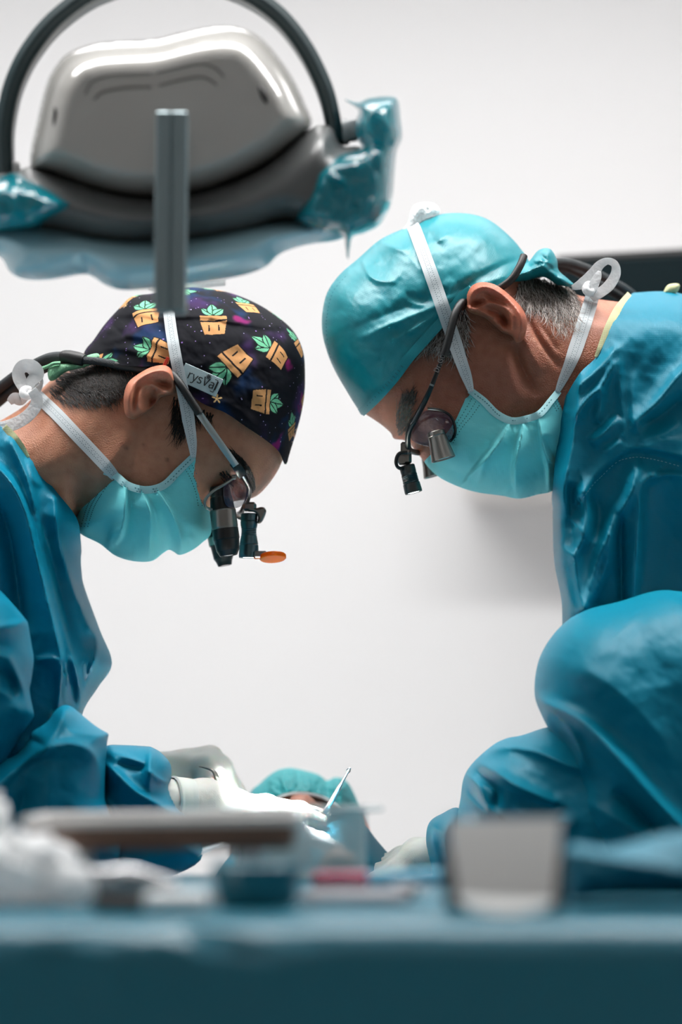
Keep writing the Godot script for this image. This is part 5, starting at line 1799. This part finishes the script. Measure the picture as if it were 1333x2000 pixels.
	inflate(g, [672, 194, 700, 200, 720, 192, 760, 188, 778, 196, 783, 230, 786, 268, 776, 295, 772, 330, 768, 380, 760, 410, 740, 440, 712, 455, 690, 462, 684, 482, 680, 510, 675, 482, 668, 462, 630, 458, 595, 445, 574, 430, 580, 400, 596, 370, 612, 330, 650, 300, 690, 292, 706, 285, 696, 270, 694, 240, 700, 215],
		{"step": 2.8, "R": 34.0, "front": 0.085, "back": 0.07, "z0": z, "smooth": 2, "noise": 3.2, "noise_px": 32.0, "fade": 9.0,
		"ridges": [[[700, 262, 715, 235, 745, 205, 770, 196], 6.0, 5, 6], [[690, 300, 720, 320, 735, 350, 730, 400, 705, 450], 6.0, 8, 6], [[740, 290, 746, 320, 745, 345], 6.0, 4, 5], [[640, 345, 665, 350, 680, 365], 5.0, 6, 6], [[600, 420, 650, 430, 690, 440], 4.0, 8, 8], [[720, 225, 750, 235, 765, 260], 6.0, 8, 8], [[715, 275, 745, 285, 770, 280], -6.0, 7, 7], [[735, 430, 755, 405, 762, 380], 5.0, 7, 6]]})
	put("handle_film", g, M.film, t)
	# the lit face below, turned to the patient
	g = Geo.new()
	var fc := P(330, 536, z - 0.06)
	var aim := P(SITE.x, SITE.y, -0.02)
	var ax := (aim - fc).normalized()
	lathe(g, fc - ax * 0.03, fc + ax * 0.004, [[0, 0], [0, 0.008], [0.026, 0.0095], [0.032, 0.0095], [0.032, 0]], 28)
	put("light_reflector", g, M.glow, t)
	var l := SpotLight3D.new()
	l.name = "lamp_beam"
	l.spot_angle = 6.5
	l.spot_angle_attenuation = 0.5
	l.spot_range = 5.0
	l.spot_attenuation = 2.0
	l.light_energy = 6.0
	l.light_color = Color(1.0, 0.99, 0.97)
	l.light_size = 0.009
	l.shadow_enabled = true
	t.add_child(l)
	l.look_at_from_position(fc + ax * 0.012, aim)

# ---------------------------------------------------------------- on the table, and held
func rest(px: float, z: float) -> Vector3:                   # the point of the table top below a pixel column at depth z
	var q := P(px, 1700, z)
	return Vector3((px - 666.5) / F * (CAM.z - z) / cs, TY + 0.0015, z)

func build_table_things() -> void:
	var g := Geo.new()
	# clear box
	var z := 0.40
	var s := ppm(z)
	var c := rest(592, z)
	var t := thing("plastic_box", "clear plastic box with a flat rim and white gauze inside", "box", c)
	var top := 0.5 * 312.0 / s
	var bot := 0.5 * 250.0 / s
	var h := 0.0465
	g = Geo.new()
	var ring := []
	for lv in [[bot - 0.002, 0.0], [bot, 0.002], [top - 0.012, h - 0.001], [top, h], [top, h + 0.003], [top - 0.013, h + 0.0025], [bot - 0.003, 0.004]]:
		var row := []
		for k in 40:
			var an := TAU * k / 40.0
			var q := Vector2(cos(an), sin(an))
			var sq := q / pow(pow(absf(q.x), 6.0) + pow(absf(q.y), 6.0), 1.0 / 6.0)
			row.append(g.add(Vector3(sq.x * lv[0], lv[1], sq.y * lv[0] * 0.55)))
		ring.append(row)
	for r in ring.size() - 1:
		for k in 40:
			g.quad(ring[r][k], ring[r + 1][k], ring[r + 1][(k + 1) % 40], ring[r][(k + 1) % 40])
	for e in [[0, 0.0, true], [6, 0.004, false]]:
		var m := g.add(Vector3(0, e[1], 0))
		for k in 40:
			if e[2]: g.tri(m, ring[e[0]][(k + 1) % 40], ring[e[0]][k])
			else: g.tri(m, ring[e[0]][k], ring[e[0]][(k + 1) % 40])
	put("container", g, M.clear, t)
	crumple("gauze_swab", Vector3(c.x + 0.026, TY + 0.012, c.z + 0.01), Vector3(0.012, 0.008, 0.010), M.pinkish, "pinkish white gauze swab inside the clear plastic box", "gauze", 4)
	crumple("gauze_pad", Vector3(c.x - 0.024, TY + 0.026, c.z), Vector3(0.03, 0.022, 0.016), M.white_cloth, "folded white gauze pad inside the clear plastic box", "gauze", 9)
	# steel cassette: long flat tray with its lit top edge as a pale rim
	z = 0.60
	s = ppm(z)
	c = rest(330, z)
	t = thing("instrument_cassette", "long steel instrument tray standing on a low teal bowl and instruments", "tray", Vector3(c.x, TY, z))
	g = Geo.new()
	var w := 500.0 / s
	bevel_box(g, Vector3(w, 0.017, 0.11), 0.003, Transform3D(Basis(Vector3(0, 0, 1), 0.012), Vector3(0, 0.039, 0.0)))
	put("tray", g, M.tray_reflect_brown, t)
	g = Geo.new()
	for e in [[0.0, 0.0555, w + 0.006, 0.004], [0.0, -0.0555, w + 0.006, 0.004]]:
		bevel_box(g, Vector3(e[2], 0.006, e[3]), 0.0012, Transform3D(Basis(Vector3(0, 0, 1), 0.012), Vector3(e[0], 0.049, e[1])))
	for e in [-1, 1]:
		bevel_box(g, Vector3(0.004, 0.006, 0.107), 0.0012, Transform3D(Basis(Vector3(0, 0, 1), 0.012), Vector3(e * (w * 0.5 + 0.001), 0.049 + e * 0.0009, 0)))
	put("rim", g, M.lit_tray_rim, t)
	g = Geo.new()
	for e in [[-0.055, -0.04], [0.055, -0.04], [-0.055, 0.04], [0.05, 0.035]]:
		g = Geo.new()
		tube(g, [Vector3(e[0], 0.001, e[1]), Vector3(e[0], 0.032, e[1])], 0.004, 10)
		put("foot", g, M.steel, t)
	# teal bowl
	z = 0.70
	c = rest(505, z)
	t = thing("kidney_bowl", "small dark teal plastic bowl under the end of the steel tray", "bowl", c)
	g = Geo.new()
	lathe(g, Vector3.ZERO, Vector3(0, 1, 0), [[0, 0], [0, 0.021], [0.002, 0.023], [0.022, 0.0275], [0.0232, 0.029], [0.0244, 0.0275], [0.022, 0.026], [0.003, 0.021], [0.003, 0]], 36)
	put("bowl", g, M.bowl, t)
	# white crumpled gauze at the left
	crumple("gauze_heap", rest(50, 0.68) + Vector3(0, 0.019, 0), Vector3(0.034, 0.021, 0.026), M.white_cloth, "large crumpled white gauze at the end of the instrument table", "gauze", 1)
	crumple("gauze_heap", rest(150, 0.70) + Vector3(0, 0.011, 0), Vector3(0.012, 0.013, 0.013), M.white_cloth, "small upright twist of white gauze beside the large gauze", "gauze", 2)
	crumple("gauze_heap", rest(-10, 0.58) + Vector3(0, 0.03, 0), Vector3(0.012, 0.032, 0.02), M.white_cloth, "tall peak of white gauze behind the large crumpled gauze", "gauze", 3)
	# grey handpiece with a hose
	t = thing("handpiece", "curved steel dental handpiece lying between gauze and teal bowl", "instrument", rest(270, 0.66))
	g = Geo.new()
	tube(g, spline3([Vector3(-0.035, 0.012, 0.0), Vector3(-0.012, 0.0125, 0.004), Vector3(0.006, 0.0125, 0.005), Vector3(0.026, 0.0075, 0.008)], 5), [0.009, 0.009, 0.0085, 0.008, 0.008, 0.0085, 0.009, 0.009, 0.0085, 0.008, 0.007, 0.006, 0.006, 0.0055, 0.005, 0.004], 16)
	put("barrel", g, M.steel, t)
	g = Geo.new()
	tube(g, spline3([Vector3(-0.034, 0.012, 0), Vector3(-0.06, 0.012, -0.02), Vector3(-0.09, 0.012, -0.05)], 5), 0.006, 12)
	put("hose", g, M.grey_plastic, t)
	g = Geo.new()
	box_at(g, Vector3.ZERO, Vector3(0.036, 0.010, 0.03), 0.002)
	var wb := put("white_case", g, M.white_plastic, self)
	wb.position = rest(350, 0.735) + Vector3(0, 0.0045, 0)
	tag(wb, "small flat white plastic case in front of the handpiece", "case")
	g = Geo.new()
	box_at(g, Vector3.ZERO, Vector3(0.03, 0.008, 0.025), 0.002)
	wb = put("black_case", g, M.black, self)
	wb.position = rest(240, 0.735) + Vector3(0, 0.0036, 0)
	tag(wb, "small flat black case under the grey handpiece hose", "case")
	# grey slab with a magenta capped tube and a blue rod
	z = 0.66
	g = Geo.new()
	box_at(g, Vector3.ZERO, Vector3(0.066, 0.006, 0.05), 0.002)
	var slab_ := put("mixing_slab", g, M.grey_plastic, self)
	slab_.position = rest(695, z) + Vector3(0, 0.0024, 0)
	tag(slab_, "flat grey mixing slab beside the dark teal bowl", "slab")
	t = thing("screw_driver", "hand driver with a magenta grip and light blue shaft lying behind the mixing slab", "hand tool", rest(690, 0.60) + Vector3(0, 0.0078, 0))
	g = Geo.new()
	lathe(g, Vector3(-0.026, 0, 0), Vector3(0.0, 0, -0.001), [[0, 0], [0, 0.0045], [0.002, 0.0062], [0.012, 0.0062], [0.0125, 0.0056], [0.014, 0.0062], [0.035, 0.0062], [0.035, 0]], 20)
	put("grip", g, M.magenta, t)
	g = Geo.new()
	tube(g, [Vector3(0.009, 0, -0.002), Vector3(0.03, 0.001, -0.003), Vector3(0.056, 0.002, -0.006)], 0.0054, 14)
	put("shaft", g, M.blue, t)
	g = Geo.new()
	tube(g, [Vector3(0.056, 0.002, -0.006), Vector3(0.063, 0.0024, -0.007)], 0.0058, 14)
	put("end_cap", g, M.black, t)
	t = thing("glass_vial", "tiny clear glass vial with brown contents lying beside the blue shaft", "vial", rest(800, 0.665) + Vector3(0, 0.0056, 0))
	g = Geo.new()
	lathe(g, Vector3(-0.012, 0, 0), Vector3(0.02, 0, -0.004), [[0, 0], [0, 0.0035], [0.001, 0.0048], [0.017, 0.0048], [0.019, 0.003], [0.023, 0.003], [0.023, 0]], 20)
	put("vial", g, M.vial, t)
	g = Geo.new()
	lathe(g, Vector3(-0.006, -0.0006, 0), Vector3(0.02, -0.0006, -0.003), [[0, 0], [0, 0.0036], [0.01, 0.0036], [0.01, 0]], 16)
	put("contents", g, mat(S(70, 40, 26), 0.3), t)
	# tapered mirror plate leaning on a black block
	z = 0.778
	s = ppm(z)
	var base := rest(985, z)
	var tilt := Basis(Vector3(1, 0, 0), -0.335)
	t = thing("dental_mirror", "tapered mirror plate with a rounded end tilted to mirror the ceiling light, leaning against a black block", "mirror", base)
	g = Geo.new()
	plate(g, [[-104, 186], [108, 190], [112, 184], [97, 60], [92, 36], [70, 28], [-70, 34], [-93, 38], [-96, 60], [-110, 182]], s, 0.0035, tilt)
	put("mirror_glass", g, M.mirror, t)
	g = Geo.new()
	plate(g, [[-94, 40], [-40, 37], [40, 30], [90, 26], [78, 12], [42, 1], [0, -2], [-44, 2], [-78, 14]], s, 0.0042, Basis(Vector3(1, 0, 0), -0.42))  # end tilted on its own, so it mirrors the ceiling panel and looks white
	put("tilted_mirror_end", g, M.mirror, t)
	g = Geo.new()
	box_at(g, Vector3.ZERO, Vector3(0.071, 0.034, 0.016), 0.003)
	wb = put("black_block", g, M.black, self)
	wb.position = rest(984, 0.735) + Vector3(0.0, 0.0165, 0.0)
	tag(wb, "black block standing behind the tapered mirror plate", "block")
	# folded teal cloth
	g = Geo.new()
	inflate(g, [1104, 1672, 1120, 1648, 1150, 1650, 1190, 1655, 1240, 1644, 1290, 1630, 1345, 1625, 1460, 1620, 1480, 1760, 1330, 1752, 1180, 1752, 1116, 1756, 1108, 1720], {"step": 4.5, "R": 55.0, "front": 0.04, "back": 0.04, "z0": 0.68, "smooth": 3, "noise": 2.0, "fade": 8.0, "ridges": [[[1112, 1660, 1160, 1668, 1240, 1686, 1340, 1704, 1450, 1716], 9.0, 10, 20, 1.5, 0.7], [[1120, 1650, 1116, 1700, 1120, 1750], 4.0, 8, 8], [[1230, 1655, 1290, 1660, 1350, 1670], -3.0, 12, 10]]})
	tag(put("folded_cloth", g, M.drape, self), "folded teal surgical cloth on the table beside the mirror plate", "cloth")
	# instruments in the hands
	g = Geo.new()
	var pa := P(684, 1500, 0.02)
	var pb := P(636, 1586, -0.03)
	lathe(g, pa, pb, [[0, 0], [0.0005, 0.0012], [0.004, 0.0021], [0.007, 0.0012], [0.02, 0.0014], [0.03, 0.0022], [0.045, 0.0024], [0.0675, 0.0024], [0.0675, 0]], 14)
	tag(put("dental_probe", g, M.steel, self), "thin steel dental probe pointing up beside the patient's bouffant cap", "probe")
	g = Geo.new()
	tube(g, spline3([P(389, 1497, -0.02), P(402, 1500, -0.018), P(414, 1504, -0.016), P(421, 1512, -0.016), P(425, 1524, -0.018), P(430, 1545, -0.03)], 5), [0.0004, 0.0005, 0.0006, 0.0007, 0.0008, 0.0009, 0.001, 0.0011, 0.0012, 0.0013, 0.0014, 0.0015, 0.0016, 0.0018, 0.002, 0.0021, 0.0022, 0.0023, 0.0024, 0.0024, 0.0024, 0.0024, 0.0024, 0.0024, 0.0024, 0.0024], 10)
	tag(put("curved_explorer", g, M.gun, self), "dark hooked dental explorer held in the gloved hand", "instrument")

func plate(g: Geo, pts: Array, s: float, thick: float, tilt: Basis) -> void:     # an upright plate from a pixel outline
	var poly := PackedVector2Array()
	for q in pts:
		poly.append(Vector2(q[0], q[1]))
	poly = spline(poly, true, 4)
	for k in poly.size():
		poly[k] /= s
	var idx := Geometry2D.triangulate_polygon(poly)
	for side in [1.0, -1.0]:
		var st := g.v.size()
		for q in poly:
			g.add(tilt * Vector3(q.x, q.y, side * thick * 0.5))
		for k in range(0, idx.size(), 3):
			var a := poly[idx[k]]
			var up := (poly[idx[k + 1]] - a).cross(poly[idx[k + 2]] - a) > 0.0
			if up == (side > 0.0): g.tri(st + idx[k], st + idx[k + 2], st + idx[k + 1])
			else: g.tri(st + idx[k], st + idx[k + 1], st + idx[k + 2])
	var c := poly.size()
	for k in c:
		var a := poly[k]
		var b := poly[(k + 1) % c]
		var q := [g.add(tilt * Vector3(a.x, a.y, thick * 0.5)), g.add(tilt * Vector3(b.x, b.y, thick * 0.5)), g.add(tilt * Vector3(b.x, b.y, -thick * 0.5)), g.add(tilt * Vector3(a.x, a.y, -thick * 0.5))]
		g.quad(q[0], q[1], q[2], q[3])

func crumple(called: String, at: Vector3, r: Vector3, m: Material, label: String, category: String, sd: int) -> void:
	var g := Geo.new()
	var nu := 44
	var nv := 26
	for j in nv + 1:
		var la := PI * j / nv - PI * 0.5
		for i in nu + 1:
			var lo := TAU * (i % nu) / nu
			var d := Vector3(cos(la) * cos(lo), sin(la), cos(la) * sin(lo))
			var k := 0.92 + 0.55 * absf(nz.get_noise_3d(d.x * 1.2 + sd * 9.0, d.y * 1.2, d.z * 1.2)) + 0.07 * nz.get_noise_3d(d.x * 4.0 + sd * 5.0, d.y * 4.0, d.z * 4.0)
			g.add(Vector3(d.x * r.x, maxf(d.y * r.y, -r.y * 0.9 / maxf(k, 0.01)) , d.z * r.z) * k)
	for j in nv:
		for i in nu:
			var a := j * (nu + 1) + i
			g.quad(a, a + nu + 1, a + nu + 2, a + 1)
	var o := put(called, g, m, self)
	o.position = at
	tag(o, label, category)
